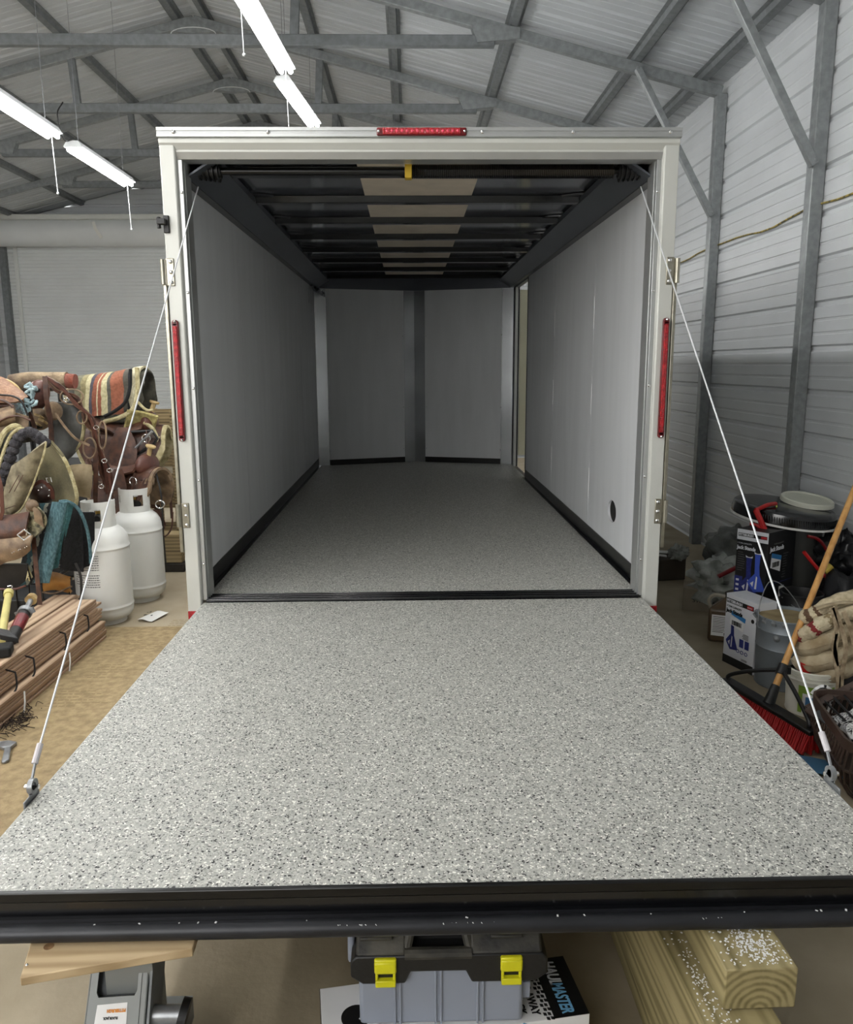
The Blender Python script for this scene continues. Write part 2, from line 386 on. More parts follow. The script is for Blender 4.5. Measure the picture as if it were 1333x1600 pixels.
# trusses
TS = [1.76, 3.45, 5.14, 6.83, 8.52]
tn = 20
wh = ['nearest the top of the photo', 'in front of the trailer header lights', 'second from the camera, its peak visible', 'third from the camera', 'farthest, before the back gable']
def tubeb(mb, a, b, w_, h_=None):
    a = V(a); b = V(b); h_ = h_ or w_; t = (b-a).normalized(); sd = V((0, 1, 0)); u = t.cross(sd).normalized()
    mb.prism([a-sd*w_/2-u*h_/2, a+sd*w_/2-u*h_/2, a+sd*w_/2+u*h_/2, a-sd*w_/2+u*h_/2], b-a)
def truss(Y, label, lw):
    r = T('roof_truss', label, 'roof truss', (RX, Y, 0), group='steel trusses across the shed')
    for sx in (1, -1):
        wx = (WX if sx > 0 else LX)-sx*.045
        e = V((wx, Y, roofz(wx)-.035)); pk = V((RX, Y, RZ-.035))
        mb = MB(); tubeb(mb, e, pk, .065, .085); OB('rafter', mb, galv, r, bevel=.006)
        mb = MB(); mb.b2((wx-.042, Y-.042, 0), (wx+.042, Y+.042, roofz(wx)-.05))
        for z in (.3, 2.0, 3.3): mb.cyl((wx-.046, Y, z), (wx+.046, Y, z), .008)
        OB('post', mb, galv, r, bevel=.006)
        kx = 1.80 if sx > 0 else RX-(1.80-RX)
        mb = MB(); a = V((wx-sx*.04, Y-.05, 2.80)); b = V((kx, Y-.05, roofz(kx)-.05)); tubeb(mb, a, b, .05, .05)
        mb.cyl(a+V((0, -.03, .03)), a+V((0, 0, .03)), .012); mb.cyl(b+V((0, -.03, 0)), b, .012)
        OB('knee_brace', mb, galv, r, bevel=.004)
        vx = RX+sx*1.2
        mb = MB(); tubeb(mb, (vx, Y, 4.15), (vx+sx*.03, Y, roofz(vx)-.05), .05, .07); OB('web_post', mb, galvd, r, bevel=.004)
        mb = MB(); mb.prism([(RX+sx*2.66, Y-.045, 4.12), (RX+sx*3.0, Y-.045, roofz(RX+sx*3.0)-.07), (RX+sx*3.0, Y-.045, roofz(RX+sx*3.0)+.01), (RX+sx*2.6, Y-.045, roofz(RX+sx*2.6)-.05)], (0, .09, 0)); OB('gusset', mb, galv, r)
    mb = MB(); tubeb(mb, (RX-2.8, Y, 4.14), (RX+2.8, Y, 4.14), .065, .085); OB('collar_tie', mb, galvd, r, bevel=.006)
    mb = MB(); mb.prism([(RX-.35, Y-.04, RZ-.13), (RX, Y-.04, RZ-.16), (RX+.35, Y-.04, RZ-.13), (RX+.05, Y-.04, RZ-.02), (RX-.05, Y-.04, RZ-.02)], (0, .08, 0)); OB('peak_gusset', mb, galv, r)
    mb = MB(); mb.tube([(RX+.22*math.cos(a), Y-.05, RZ-.17+.06*math.sin(a)) for a in [math.pi*i/12 for i in range(13)]], .004, 6); OB('wire', mb, cablem, r)
tl = ['galvanized roof truss whose knee brace and post stand at the right edge',
      'galvanized roof truss with the lower near collar tie and knee brace beside trailer corner',
      'galvanized roof truss whose collar tie passes just above the trailer header',
      'galvanized roof truss third from far wall, peak left of the far hanging lights',
      'galvanized roof truss closest to the roll-up door gable']
for Y, l in zip(TS, tl): truss(Y, l, 0)
# girt along the back gable above the door and gable post
mb = MB(); mb.b2((LX, BY-.1, 3.98), (WX, BY-.03, 4.03)); struct('trim_20', mb, galvd)
mb = MB(); mb.b2((-6.72, BY-.12, 0), (DX0, BY-.03, roofz(-6.7))); struct('trim_21', mb, galvd)
mb = MB(); mb.b2((DX1, BY-.1, 0), (DX1+.1, BY-.01, roofz(DX1))); struct('trim_22', mb, galvd)
# roll-up door
mb = MB(); z = 0; A = []; 
while z < DZ:
    for dz, d in ((0, 0), (.008, .012), (.016, .012), (.024, 0)): A.append((z+dz, d))
    z += .058
A.append((DZ, 0))
sheet_prof(mb, [(DX0, BY-.03+d, z) for z, d in A], [(DX1, BY-.03+d, z) for z, d in A])
dmat = mat('door_curtain', 'dfe2e2', .5, 0, var=.05, scale=3)
door = struct('door_1', mb, dmat, ang=20)
mb = MB(); n = 20
mb.cyl((DX0-.3, BY-.28, 3.72), (DX1+.2, BY-.28, 3.72), .22, n=28); OB('curtain_roll', mb, dmat, door)
mb = MB(); mb.b2((DX0-.4, BY-.5, 3.88), (DX1+.3, BY-.02, 3.96)); OB('hood', mb, mat('hood_white', 'cfd1cc', .4), door, bevel=.01)
mb = MB(); mb.b2((-6.51, BY-.07, 0), (-6.45, BY-.035, DZ)); OB('guide_strap', mb, mat('strap_white', 'd4d6d4', .5), door)
mb = MB(); mb.strap(curve([(-5.0, BY-.52, 3.84), (-4.97, BY-.515, 3.72), (-4.9, BY-.49, 3.6)], 8), .05, .004, (0, 1, 0)); OB('loose_tape', mb, mat('tape', 'e0e0da', .6), door)
# yellow cable along the right wall
mb = MB(); pts = []
for i in range(60):
    t = i/59; y_ = FY*.5+t*(BY-FY*.5-.5); pts.append((WX-.012, y_, 2.585-.035*abs(math.sin(y_*1.86))+.01*math.sin(y_*7)))
mb.tube(pts, .006, 6); tag(OB('power_cable', mb, mat('yellow_cable', 'b9a44e', .5, 0, scale=30, col2='3a3526')), 'thin yellow electric cable strung along the right metal wall', 'cable')
# OSB sheet laid on the floor, left of the ramp
mb = MB(); mb.b2((-3.6, -.98, .001), (-1.14, 1.262, .012)); o = OB('chipboard_sheet', mb, osb, smooth=False); tag(o, 'tan chipboard sheet lying flat on the floor left of the ramp', 'board')
recenter(o, (-2.4, .2, 0))
stm = mat('stamp_ink', '7c6a48', .8)
ps = MB()
for cx_, cy_ in ((-1.45, 1.2), (-1.62, .83), (-1.62, .45), (-1.68, .1), (-1.3, -.3)):
    for k in range(6):
        n_ = random.randint(3, 7); x_ = cx_-.12
        for q in range(n_):
            w_ = random.uniform(.015, .04); ps.b2((x_, cy_+k*.035, .0121), (x_+w_, cy_+k*.035+.008, .0125)); x_ += w_+.008
o = OB('stamp_print', ps, stm, o, smooth=False); o['kind'] = 'stuff'

# ================================================================== HANGING SHOP LIGHTS
tubem = mat('led_tube', 'f4f8ff', .4, emit=TUBE); MC['led_tube'].node_tree.nodes['Principled BSDF'].inputs['Emission Color'].default_value = (1, .99, .965, 1)
hous = mat('light_housing', 'd5d8da', .4)
def shoplight(label, c, ln=1.2, rz=0.):
    c = V(c); r = T('shop_light', label, 'hanging light', c, rz, group='LED shop lights')
    mb = MB(); mb.prism([(-.075, -ln/2, .0), (-.045, -ln/2, .045), (.045, -ln/2, .045), (.075, -ln/2, .0), (.066, -ln/2, -.004), (-.066, -ln/2, -.004)], (0, ln, 0)); OB('housing', mb, hous, r, local=True, smooth=False)
    for sx in (-1, 1):
        mb = MB(); mb.cyl((sx*.036, -ln/2+.01, -.022), (sx*.036, ln/2-.01, -.022), .017, n=12); OB('tube', mb, tubem, r, local=True)
    mb = MB()
    for sy in (-1, 1):
        zt = roofz(c.x)-c.z; mb = MB()
        mb.tube([(0, sy*(ln/2-.12), .045), (0, sy*(ln/2-.12), zt)], .0025, 5)
        OB('chain', mb, steel, r, local=True)
    mb = MB(); mb.tube([(0, ln/2-.03, -.02), (.01, ln/2-.03, -.42)], .003, 5); mb.sph((.01, ln/2-.03, -.43), .010, 8); OB('pull_cord', mb, cablem, r, local=True)
    mb = MB(); mb.tube(curve([(.0, -ln/2, .05), (-.03, -ln/2-.08, .03), (-.05, -ln/2-.12, .2), (-.04, -ln/2-.02, .32)], 12), .005, 5); OB('power_cord', mb, blk, r, local=True)
    return r
shoplight('bright shop light hanging just left above the trailer header, far one of its row', (-.985, 3.93, 3.82), 1.14, -.10)
shoplight('brightest shop light at the top of the photo, centre row', (-1.01, 2.52, 3.82), 1.19, -.06)
shoplight('left row shop light ending above the roll-up door', (-2.72, 3.95, 3.32), 1.26, .0)
shoplight('left row shop light cut by the left edge of the photo', (-2.72, 2.33, 3.32), 1.28, .0)
for k, y_ in enumerate((1.05, -.42)):  # unseen row continued toward the camera, added to brighten ramp and floor
    shoplight('%s added shop light above the ramp, outside the picture' % ('nearer', 'farther')[1-k], (-1.02, y_, 3.82), 1.2)
for k, y_ in enumerate((.75, -.85, -2.5)):  # unseen lamps carrying on the left row, added for floor brightness
    shoplight('%s added shop light over the left aisle counted from the trailer, outside the picture' % ('first', 'second', 'third')[k], (-2.72, y_, 3.32), 1.2)
ORD = ('first', 'second', 'third', 'fourth')
for k, y_ in enumerate((6.6, 8.2, 9.6)): shoplight('%s added low fill light beyond the trailer nose, hidden from the camera' % ORD[k], (-.2, y_, 2.9), 1.2)  # invented lamps out of view, added to brighten the roll-up door end
for k, y_ in enumerate((.6, 2.6, 4.6)): shoplight('%s added fill light along the far left wall outside the picture' % ORD[k], (-5.3, y_, 3.4), 1.2)  # invented lamps left of the view, added to brighten the left aisle
for k, y_ in enumerate((-1.0, -2.3, -3.6)): shoplight('%s added fill light behind the camera on the left side of the shed' % ORD[k], (-3.9, y_, 2.95), 1.2)  # invented lamps behind the camera, added to light the inner right wall

# ================================================================== THE CARGO TRAILER
W, WI, Z0, ZH, ZT, ZC, L = 1.065, 1.027, .55, 2.428, 2.543, 2.49, 4.92
NV = 5.27                                     # nose apex
tr = T('cargo_trailer', 'white enclosed cargo trailer, rear ramp down, speckled grey epoxy floor', 'trailer', (0, 2.4, 0))
# outer skin (left, right with door opening, nose, roof)
skin = mat('white_skin', 'd9dbdb', .3, .1, var=.04, scale=2)
DY0, DY1, DZ0, DZ1 = 3.93, 4.74, .60, 2.36
mb = MB()
mb.b2((-W, .02, Z0-.1), (-W+.004, L, ZT)); mb.b2((W-.004, .02, Z0-.1), (W, DY0, ZT)); mb.b2((W-.004, DY1, Z0-.1), (W, L, ZT)); mb.b2((W-.004, DY0, Z0-.1), (W, DY1, DZ0-.05)); mb.b2((W-.004, DY0, DZ1), (W, DY1, ZT))
for sx in (-1, 1):
    mb.prism([(sx*W, L, Z0-.1), (0, NV+.04, Z0-.1), (0, NV+.044, Z0-.1), (sx*W, L+.004, Z0-.1)], (0, 0, ZT-Z0+.1))
OB('outer_skin', mb, skin, tr, smooth=False)
mb = MB(); mb.prism([(-W, .0, ZT-.012), (W, 0, ZT-.012), (W, L, ZT-.012), (0, NV+.04, ZT-.012), (-W, L, ZT-.012)], (0, 0, .01)); OB('roof_skin', mb, alu, tr, smooth=False)
# chassis and floor
mb = MB(); mb.prism([(-WI, .10, Z0-.02), (WI, .10, Z0-.02), (WI, L, Z0-.02), (0, NV, Z0-.02), (-WI, L, Z0-.02)], (0, 0, .02)); OB('floor_panel', mb, flake, tr, smooth=False)
mb = MB()
for x in (-.95, .95): mb.b2((x-.03, .05, Z0-.14), (x+.03, L-.2, Z0-.02))
mb.b2((-1.0, .3, Z0-.10), (1.0, .36, Z0-.021))
for k in range(7): mb.b2((-.92, .7+k*.6, Z0-.08), (.92, .75+k*.6, Z0-.021))
OB('chassis', mb, blackp, tr)
for sx in (-1, 1):
    for y_ in (2.0, 2.85):
        mb = MB(); mb.lathe([(.13, -.09), (.30, -.1), (.335, -.08), (.345, 0), (.335, .08), (.30, .1), (.13, .09), (.13, -.09)], (sx*1.20, y_, .345), 28, Matrix.Rotation(rad(90), 3, 'Y')); wh_ = OB('wheel', mb, blkr, tr)
        mb = MB(); mb.lathe([(.0, .05), (.14, .06), (.17, .09), (.18, .09)], (sx*1.20, y_, .345), 20, Matrix.Rotation(rad(90)*sx, 3, 'Y')); OB('rim', mb, white, wh_)
# rear frame: posts, header, jamb
for sx in (-1, 1):
    mb = MB()
    mb.prism([(sx*W, 0, .47), (sx*1.005, 0, .47), (sx*1.0, .012, .47), (sx*1.0, .05, .47), (sx*W, .05, .47)], (0, 0, ZT-.035-.47))
    rf = OB('corner_post', mb, alup, tr, bevel=.004)
    mb = MB()
    mb.b2((sx*1.0, .022, Z0-.0), (sx*.981, .05, ZH)); mb.b2((sx*.986, .05, Z0), (sx*.978, .14, ZH))
    OB('jamb', mb, alu, tr, bevel=.002)
    for z in (.72, 1.1, 1.5, 1.9, 2.3):
        mb = MB(); mb.sph((sx*.988, .018, z), .006, 8, (1, .5, 1)); OB('screw', mb, chrome, tr)
    # red corner marker
    mb = MB(); mb.b2((sx*W, -.006, .468), (sx*1.008, 0, .508)); OB('corner_reflector', mb, redl, tr, bevel=.003)
    # hinges
    for z in (1.98, .947):
        mb = MB(); mb.b2((sx*1.032, -.006, z-.056), (sx*1.066, 0, z+.056)); h = OB('hinge', mb, zinc, tr, bevel=.003)
        mb = MB(); mb.cyl((sx*1.078, -.008, z-.05), (sx*1.078, -.008, z+.05), .0105, n=16); mb.b2((sx*1.066, -.010, z-.05), (sx*1.078, -.003, z+.05)); OB('hinge_knuckle', mb, zinc, h)
        for dz in (-.042, 0, .042):
            mb = MB(); mb.sph((sx*1.045, -.008, z+dz), .0085, 10, (1, .55, 1)); OB('bolt', mb, chrome, h)
    # side strip / lock bar outside the post
    mb = MB(); mb.b2((sx*1.0665, -.004, .78), (sx*1.082, .03, 1.93)); mb.b2((sx*1.0665, -.008, .78), (sx*1.071, -.004, 1.93))
    OB('lock_rail', mb, zinc, tr, bevel=.002)
    # vertical tail light
    lb = MB(); lb.b2((sx*1.041-.0135, -.016, 1.287), (sx*1.041+.0135, 0, 1.773)); lb.cyl((sx*1.041, -.016, 1.287), (sx*1.041, 0, 1.287), .0135, n=20); lb.cyl((sx*1.041, -.016, 1.773), (sx*1.041, 0, 1.773), .0135, n=20)
    lo_ = OB('tail_light', lb, redd, tr, bevel=.003)
    lb = MB(); lb.b2((sx*1.041-.009, -.021, 1.30), (sx*1.041+.009, -.015, 1.76))
    OB('lens', lb, redl, lo_, bevel=.003)
    mb = MB(); mb.sph((sx*1.041, -.018, 1.779), .006, 8); mb2 = MB(); mb2.sph((sx*1.041, -.018, 1.281), .006, 8)
    OB('screw', mb, chrome, lo_); OB('screw', mb2, chrome, lo_)
mb = MB()
mb.prism([(-W, 0, 2.505), (-W, -.006, 2.50), (-W, -.006, 2.485), (-W, .012, 2.462), (-W, .012, ZH+.02), (-W, .05, ZH+.02), (-W, .05, 2.505)], (2*W, 0, 0)); OB('header', mb, alup, tr, bevel=.002)
mb = MB(); mb.prism([(-1.0, .010, ZH+.026), (-1.0, .022, ZH), (-1.0, .10, ZH), (-1.0, .10, ZH+.03)], (2.0, 0, 0)); OB('header_jamb', mb, alu, tr)
mb = MB(); mb.prism([(-W-.004, .0, 2.505), (-W-.004, -.012, 2.507), (-W-.004, -.012, 2.520), (-W-.004, -.009, 2.522), (-W-.004, -.009, 2.528), (-W-.004, -.012, 2.530), (-W-.004, -.012, ZT), (-W-.004, .03, ZT+.004), (-W-.004, .03, 2.505)], (2*W+.008, 0, 0)); OB('roof_edge_trim', mb, alub if 0 else alu, tr, smooth=False)
for x in (-1.0, -.62, .25, .62, 1.02):
    mb = MB(); mb.sph((x, -.015, 2.524), .008, 8, (1, .6, 1)); OB('screw', mb, chrome, tr)
mb = MB(); mb.b2((-.18, -.024, 2.508), (.185, -.012, 2.540)); cl = OB('brake_light', mb, redd, tr, bevel=.006, seg=3)
mb = MB(); mb.b2((-.155, -.030, 2.512), (.16, -.023, 2.536)); OB('lens', mb, redl, cl, bevel=.004)
for x in (-.172, .176):
    mb = MB(); mb.sph((x, -.025, 2.524), .006, 8); OB('screw', mb, chrome, cl)
for k in range(15):
    mb = MB(); mb.sph((-.138+k*.0205, -.030, 2.524), .006, 8, (1, .4, 1)); OB('diode', mb, mat('red_diode', 'd8405a', .2), cl)
# hold-back catch on the left post
mb = MB(); mb.b2((-1.064, -.012, 2.135), (-1.040, 0, 2.205)); ct = OB('hold_back_catch', mb, blk, tr, bevel=.003)
mb = MB(); mb.b2((-1.082, -.045, 2.165), (-1.048, -.010, 2.188)); mb.cyl((-1.076, -.030, 2.150), (-1.076, -.030, 2.195), .008); OB('catch_arm', mb, blk, ct, bevel=.002)
# rear sill with ridges
mb = MB(); mb.b2((-.985, .012, .50), (.985, .105, Z0+.002)); sl = OB('rear_sill', mb, blackg, tr, bevel=.003)
for y_ in (.016, .045, .075, .10):
    mb = MB(); mb.b2((-.985, y_-.004, Z0), (.985, y_+.004, Z0+.008)); OB('sill_ridge', mb, blackg, sl, bevel=.003)
# wall panels inside
def wall_panel(sx, ya, yb, za=Z0+.06, zb=2.40, hole=None):
    mb = MB(); x0 = sx*WI; x1 = sx*(WI+.012)
    if not hole: mb.b2((x0, ya, za), (x1, yb, zb))
    else:
        hy, hz, ry, rz_ = hole; n = 40; A = []; B = []
        for xx in (x0, x1):
            ring = []; rect = []
            for i in range(n):
                a = 2*math.pi*i/n; c, s_ = math.cos(a), math.sin(a)
                ring.append(mb.bm.verts.new((xx, hy+ry*c, hz+rz_*s_)))
                tt = min([(yb-hy)/c if c > 1e-6 else 9e9, (ya-hy)/c if c < -1e-6 else 9e9, (zb-hz)/s_ if s_ > 1e-6 else 9e9, (za-hz)/s_ if s_ < -1e-6 else 9e9])
                rect.append([hy+tt*c, hz+tt*s_])
            for (qy, qz) in ((ya, za), (yb, za), (yb, zb), (ya, zb)):
                k = min(range(n), key=lambda i: (rect[i][0]-qy)**2+(rect[i][1]-qz)**2); rect[k] = [qy, qz]
            rv = [mb.bm.verts.new((xx, a, b)) for a, b in rect]
            for i in range(n): mb.bm.faces.new((ring[i], ring[(i+1) % n], rv[(i+1) % n], rv[i]))
            A.append(ring); B.append(rv)
        for i in range(n):
            mb.bm.faces.new((A[0][i], A[0][(i+1) % n], A[1][(i+1) % n], A[1][i])); mb.bm.faces.new((B[0][i], B[0][(i+1) % n], B[1][(i+1) % n], B[1][i]))
    return OB('wall_panel', mb, panelm, tr, smooth=False)
g = .0028
for sx, ys in ((-1, (1.27, 2.60, 3.85)), (1, (1.28, 2.55))):
    for y_ in ys:
        mb = MB(); mb.b2((sx*(WI+.0121), y_-.02, Z0+.08), (sx*(WI+.016), y_+.02, 2.38)); OB('seam_backing', mb, blkr, tr, smooth=False)
for a, b in ((.06, 1.27), (1.27, 2.60), (2.60, 3.85)): wall_panel(-1, a+g, b-g)
wall_panel(-1, 3.85+g, L, hole=(4.47, 2.25, .045, .06))
wall_panel(1, .06, 1.28-g, hole=(.71, .815, .085, .060))
for a, b in ((1.28, 2.55), (2.55, DY0-.02)): wall_panel(1, a+g, b-g)
mb = MB(); mb.b2((WI+.012, .5, .7), (WI+.02, .95, .95)); mb.b2((-WI-.02, 4.3, 2.1), (-WI-.012, 4.7, 2.38)); OB('wall_cavity_shade', mb, blkr, tr)  # black plates painted as the dark wall cavity behind the two holes
# tiny white screws along the right wall seams
for y_ in (1.28, 2.55):
    for z in (.8, 1.3, 1.8):
        mb = MB(); mb.b2((WI-.003, y_-.003, z), (WI, y_+.003, z+.18)); OB('seam_caulk', mb, white, tr)
# base strips
for sx, a, b in ((-1, .06, L), (1, .06, DY0-.02)):
    mb = MB(); mb.b2((sx*(WI-.004), a, Z0), (sx*WI, b, Z0+.078)); OB('base_strip', mb, blackp, tr)
    mb = MB(); mb.b2((sx*(WI-.030), a+.04, Z0), (sx*(WI-.004), b-.02, Z0+.005)); OB('paint_edge', mb, blackg, tr, bevel=.002)
# door opening in the right wall
mb = MB(); mb.b2((WI-.004, DY0-.024, Z0), (W+.004, DY0, ZC-.1)); OB('door_jamb_and_shade', mb, blackp, tr)
mb = MB(); mb.b2((WI-.006, DY1, Z0), (WI+.022, DY1+.014, DZ1)); OB('door_jamb_and_shade', mb, alup, tr)
mb = MB(); mb.b2((WI+.024, DY1-.004, Z0), (W-.004, DY1+.01, DZ1)); OB('door_jamb_and_shade', mb, blkr, tr)  # black strip stands for the shadowed gap next to the pale jamb
mb = MB(); mb.b2((WI-.004, DY1+.014, Z0), (WI+.01, L, 2.4)); mb.b2((WI-.004, DY0, DZ1), (WI+.03, DY1, 2.42)); OB('wall_infill', mb, navyg, tr)
mb = MB(); mb.b2((W+.01, DY1+.06, .66), (W+.72, DY1+.10, DZ1-.02)); OB('side_door', mb, mat('side_door_cream', 'd8d4b8', .45), tr, bevel=.004)
# nose panels
def nose(t):  # point along a nose side, t 0 corner..1 apex
    return V((WI*(1-t), L+(NV-.03-L)*t, 0))
def nose_strip(name, sx, t0, t1, z0, z1, off, th, m, **k):
    a, b = nose(t0), nose(t1); nrm = V((-(b.y-a.y), (b.x-a.x), 0)).normalized()
    if nrm.y > 0: nrm = -nrm
    p = [a+nrm*off, b+nrm*off, b+nrm*(off+th), a+nrm*(off+th)]
    mb = MB(); mb.prism([(sx*q.x, q.y, z0) for q in p], (0, 0, z1-z0)); return OB(name, mb, m, tr, **k)
for sx in (-1, 1):
    nose_strip('nose_panel', sx, .11, .885, Z0+.055, 2.372, .012, .008, panelm, smooth=False)
    nose_strip('nose_base_strip', sx, .11, .885, Z0, Z0+.058, .014, .010, blackp)
    nose_strip('corner_trim', sx, .0, .125, Z0, 2.42, .004, .006, alub)
    nose_strip('centre_trim', sx, .87, 1.0, Z0, 2.42, .004, .006, alub)
    nose_strip('nose_header', sx, .0, 1.0, 2.37, 2.49, .006, .02, navyg)
    for z in (.7, 1.15, 1.9):
        for t in (.117, .878):
            a = nose(t); mb = MB(); mb.sph((sx*a.x, a.y-.018, z), .006, 8); OB('screw', mb, chrome, tr)
# cove panels between wall and ceiling
for sx in (-1, 1):
    mb = MB(); x0, z0 = .985, 2.375; x1, z1 = .868, 2.445
    mb.prism([(sx*x0, .10, z0), (sx*x1, .10, z1), (sx*x1, .10, z1+.03), (sx*(x1+.012), .10, z1+.03), (sx*(x1+.01), .10, z1+.006), (sx*x0, .10, z0+.008), (sx*(x0+.0), .10, z0+.008)], (0, L-.02-.10, 0)); OB('cove', mb, covem, tr, smooth=False)
    mb = MB(); mb.b2((sx*(WI+.001), .1, 2.372), (sx*.985, L-.02, 2.385)); OB('cove_ledge', mb, blackp, tr)
# ceiling
mb = MB(); mb.prism([(-WI, .1, ZC), (WI, .1, ZC), (WI, L, ZC), (0, NV-.03, ZC), (-WI, L, ZC)], (0, 0, .012)); OB('ceiling_panel', mb, ceilp, tr, smooth=False)
mb = MB(); mb.b2((-.285, .1, ZC-.006), (.285, L-.1, ZC)); OB('ceiling_strip', mb, tanst, tr, smooth=False)
for k in range(8):
    y_ = .43+k*.62; mb = MB()
    pf = [(-.05, ZC-.006), (-.028, ZC-.04), (.028, ZC-.04), (.05, ZC-.006)]
    mb.prism([(-.90, y_+a, b) for a, b in pf], (1.80, 0, 0))
    OB('roof_bow', mb, blackg, tr, bevel=.003)
    for sx in (-1, 1):
        mb = MB(); mb.prism([(sx*.89, y_-.10, ZC-.004), (sx*.83, y_-.09, ZC-.004), (sx*.76, y_-.04, ZC-.004), (sx*.76, y_+.04, ZC-.004), (sx*.89, y_+.16, ZC-.004)], (0, 0, -.010)); OB('bow_foot_and_shade', mb, blackg, tr)  # bow ends widen; flat black plates also stand for shadows near the cove
# crumpled bright foil at the front left top corner
mb = MB(); mb.sheet(lambda a, b: (-1.01+a*.10, 4.55+b*.36, 2.36-.06*a+.018*math.sin(a*9+b*14)+.012*math.sin(b*23)), 8, 14, .002); OB('corner_foil', mb, alub, tr)
# spring shaft behind the header, with drums and cables
mb = MB(); mb.cyl((-.95, .19, 2.42), (.95, .19, 2.42), .016); sh = OB('spring_shaft', mb, blackp, tr)
mb = MB(); mb.cyl((-.045, .19, 2.42), (.84, .19, 2.42), .026, n=18)
OB('spring_core', mb, blackg, sh)
mb = MB(); pts = []
for i in range(110*8): a = i/8*2*math.pi; pts.append((-.04+i/(110*8)*.88, .19+.029*math.cos(a), 2.42+.029*math.sin(a)))
mb.tube(pts, .0034, 4); OB('torsion_spring', mb, blackg, sh)
mb = MB(); mb.b2((-.068, .15, 2.385), (-.038, .20, 2.445)); OB('centre_bracket', mb, yel2, sh, bevel=.002)
for sx in (-1, 1):
    mb = MB(); mb.cyl((sx*.955, .19, 2.42), (sx*.86, .19, 2.42), .030, n=20)
    for q in range(5): mb.cyl((sx*(.868+q*.02), .19, 2.42), (sx*(.874+q*.02), .19, 2.42), .046-.002*q, n=20)
    OB('cable_drum', mb, blk, sh)
    mb = MB(); a = V((sx*.955, .16, 2.35)); b = V((sx*1.001, -1.60, .62)); mb.tube([a, b], .0030, 6); OB('ramp_cable', mb, cablem, tr)
    mb = MB(); a2 = b+(a-b).normalized()*.01; mb.cyl(b, b+(a-b).normalized()*.05, .008, n=10); cs = OB('cable_sleeve', mb, mat('sleeve', 'c8c4c8', .4), tr)
# ---- ramp door
RW, RL, RT = .992, 2.0, .545
rp = MB(); rp.b2((-RW, -RL+.012, RT-.03), (RW, 0, RT)); ramp = OB('ramp_door', rp, flake, tr, smooth=False, label='lowered ramp door covered in grey epoxy flake')
for sx in (-1, 1):
    mb = MB(); mb.b2((sx*RW, -RL+.012, RT-.05), (sx*(RW+.003), 0, RT-.001)); OB('side_edge', mb, alu, ramp)
mb = MB(); mb.b2((-RW-.004, -RL, RT-.02), (RW+.004, -RL+.012, RT+.003)); OB('front_lip', mb, blackp, ramp, bevel=.003)
mb = MB(); mb.b2((-RW, -RL+.004, RT-.062), (RW, -RL+.03, RT-.018)); OB('flap_face', mb, blackg, ramp, bevel=.002)
mb = MB()
prf_ = [(-RW-.01, -RL-.016+.018*math.cos(a), RT-.075+.018*math.sin(a)) for a in [2*math.pi*i/20 for i in range(20)]]
mb.prism(prf_, (2*RW+.02, 0, 0)); mb.b2((-RW-.01, -RL-.016, RT-.093), (RW+.01, -RL+.03, RT-.06)); OB('edge_tube', mb, mat('dark_tube', '2b2c30', .38, .3, var=.3, scale=10), ramp)
mb = MB()
for x in (-.9, -.45, 0, .45, .9): mb.b2((x-.025, -RL+.03, RT-.08), (x+.025, -.05, RT-.03))
OB('under_frame', mb, blackp, ramp)
for sx in (-1, 1):
    mb = MB(); mb.b2((sx*(RW+.004), -1.675, RT-.045), (sx*(RW+.009), -1.60, RT+.012)); mb.b2((sx*(RW+.009), -1.64, RT-.01), (sx*(RW+.012), -1.615, RT+.035)); OB('cable_bracket', mb, steel, ramp, bevel=.002)
    mb = MB(); mb.cyl((sx*(RW-.010), -1.627, RT+.028), (sx*(RW+.025), -1.627, RT+.028), .006); OB('bracket_pin', mb, chrome, ramp)
    mb = MB(); mb.lathe([(.010, -.004), (.019, -.006), (.019, .006), (.010, .004), (.010, -.004)], (sx*(RW+.002), -1.635, RT+.034), 18, Matrix.Rotation(rad(90), 3, 'Y')); OB('cable_thimble', mb, steel, ramp)
    mb = MB(); mb.tube([(sx*1.0, -1.60, .62), (sx*1.0, -1.622, .59), (sx*.996, -1.63, .578)], .004, 6); OB('cable_eye', mb, steel, ramp)
# loose flakes on the black edge and tube
mb = MB()
for i in range(16):
    x = random.uniform(-.95, .95); mb.box((x, -RL-.018, RT-.0565), (random.uniform(.002, .006), random.uniform(.002, .004), .001), (0, 0, random.random()*3))
for i in range(25):
    x = random.choice([-.18, .05, .55])+random.gauss(0, .03); mb.box((x, -RL-.026, RT-.062), (random.uniform(.002, .008), .003, .001), (.8, 0, random.random()*3))
o = OB('loose_flakes', mb, white, ramp, smooth=False); o['kind'] = 'stuff'

# ================================================================== UNDER THE RAMP END
# ---- carton of a trailer jack
c = T('jack_carton', 'white and black printed carton lying under the ramp edge, clear organizer on top', 'box', (.029, -1.858, 0), rad(8.4))
mb = MB(); mb.box((0, 0, .074), (.60, .18, .148)); OB('carton', mb, white, c, local=True, bevel=.002)
mb = MB(); mb.box((.258, 0, .1484), (.082, .179, .0012)); OB('printed_band', mb, blk, c, local=True, smooth=False)
mb = MB(); mb.box((-.3004, 0, .074), (.0012, .179, .147)); OB('printed_side', mb, blk, c, local=True, smooth=False)
mb = MB()
for i in range(2):
    for k in range(14): 
        mb.prism([(.196+i*.010+(k%2)*.004, .084-k*.0128, .1484), (.203+i*.010+(k%2)*.004, .082-k*.0128, .1484), (.203+i*.010+(k%2)*.004, .074-k*.0128, .1484), (.196+i*.010+(k%2)*.004, .076-k*.0128, .1484)], (0, 0, .0008))
OB('tread_print', mb, ink, c, local=True, smooth=False)
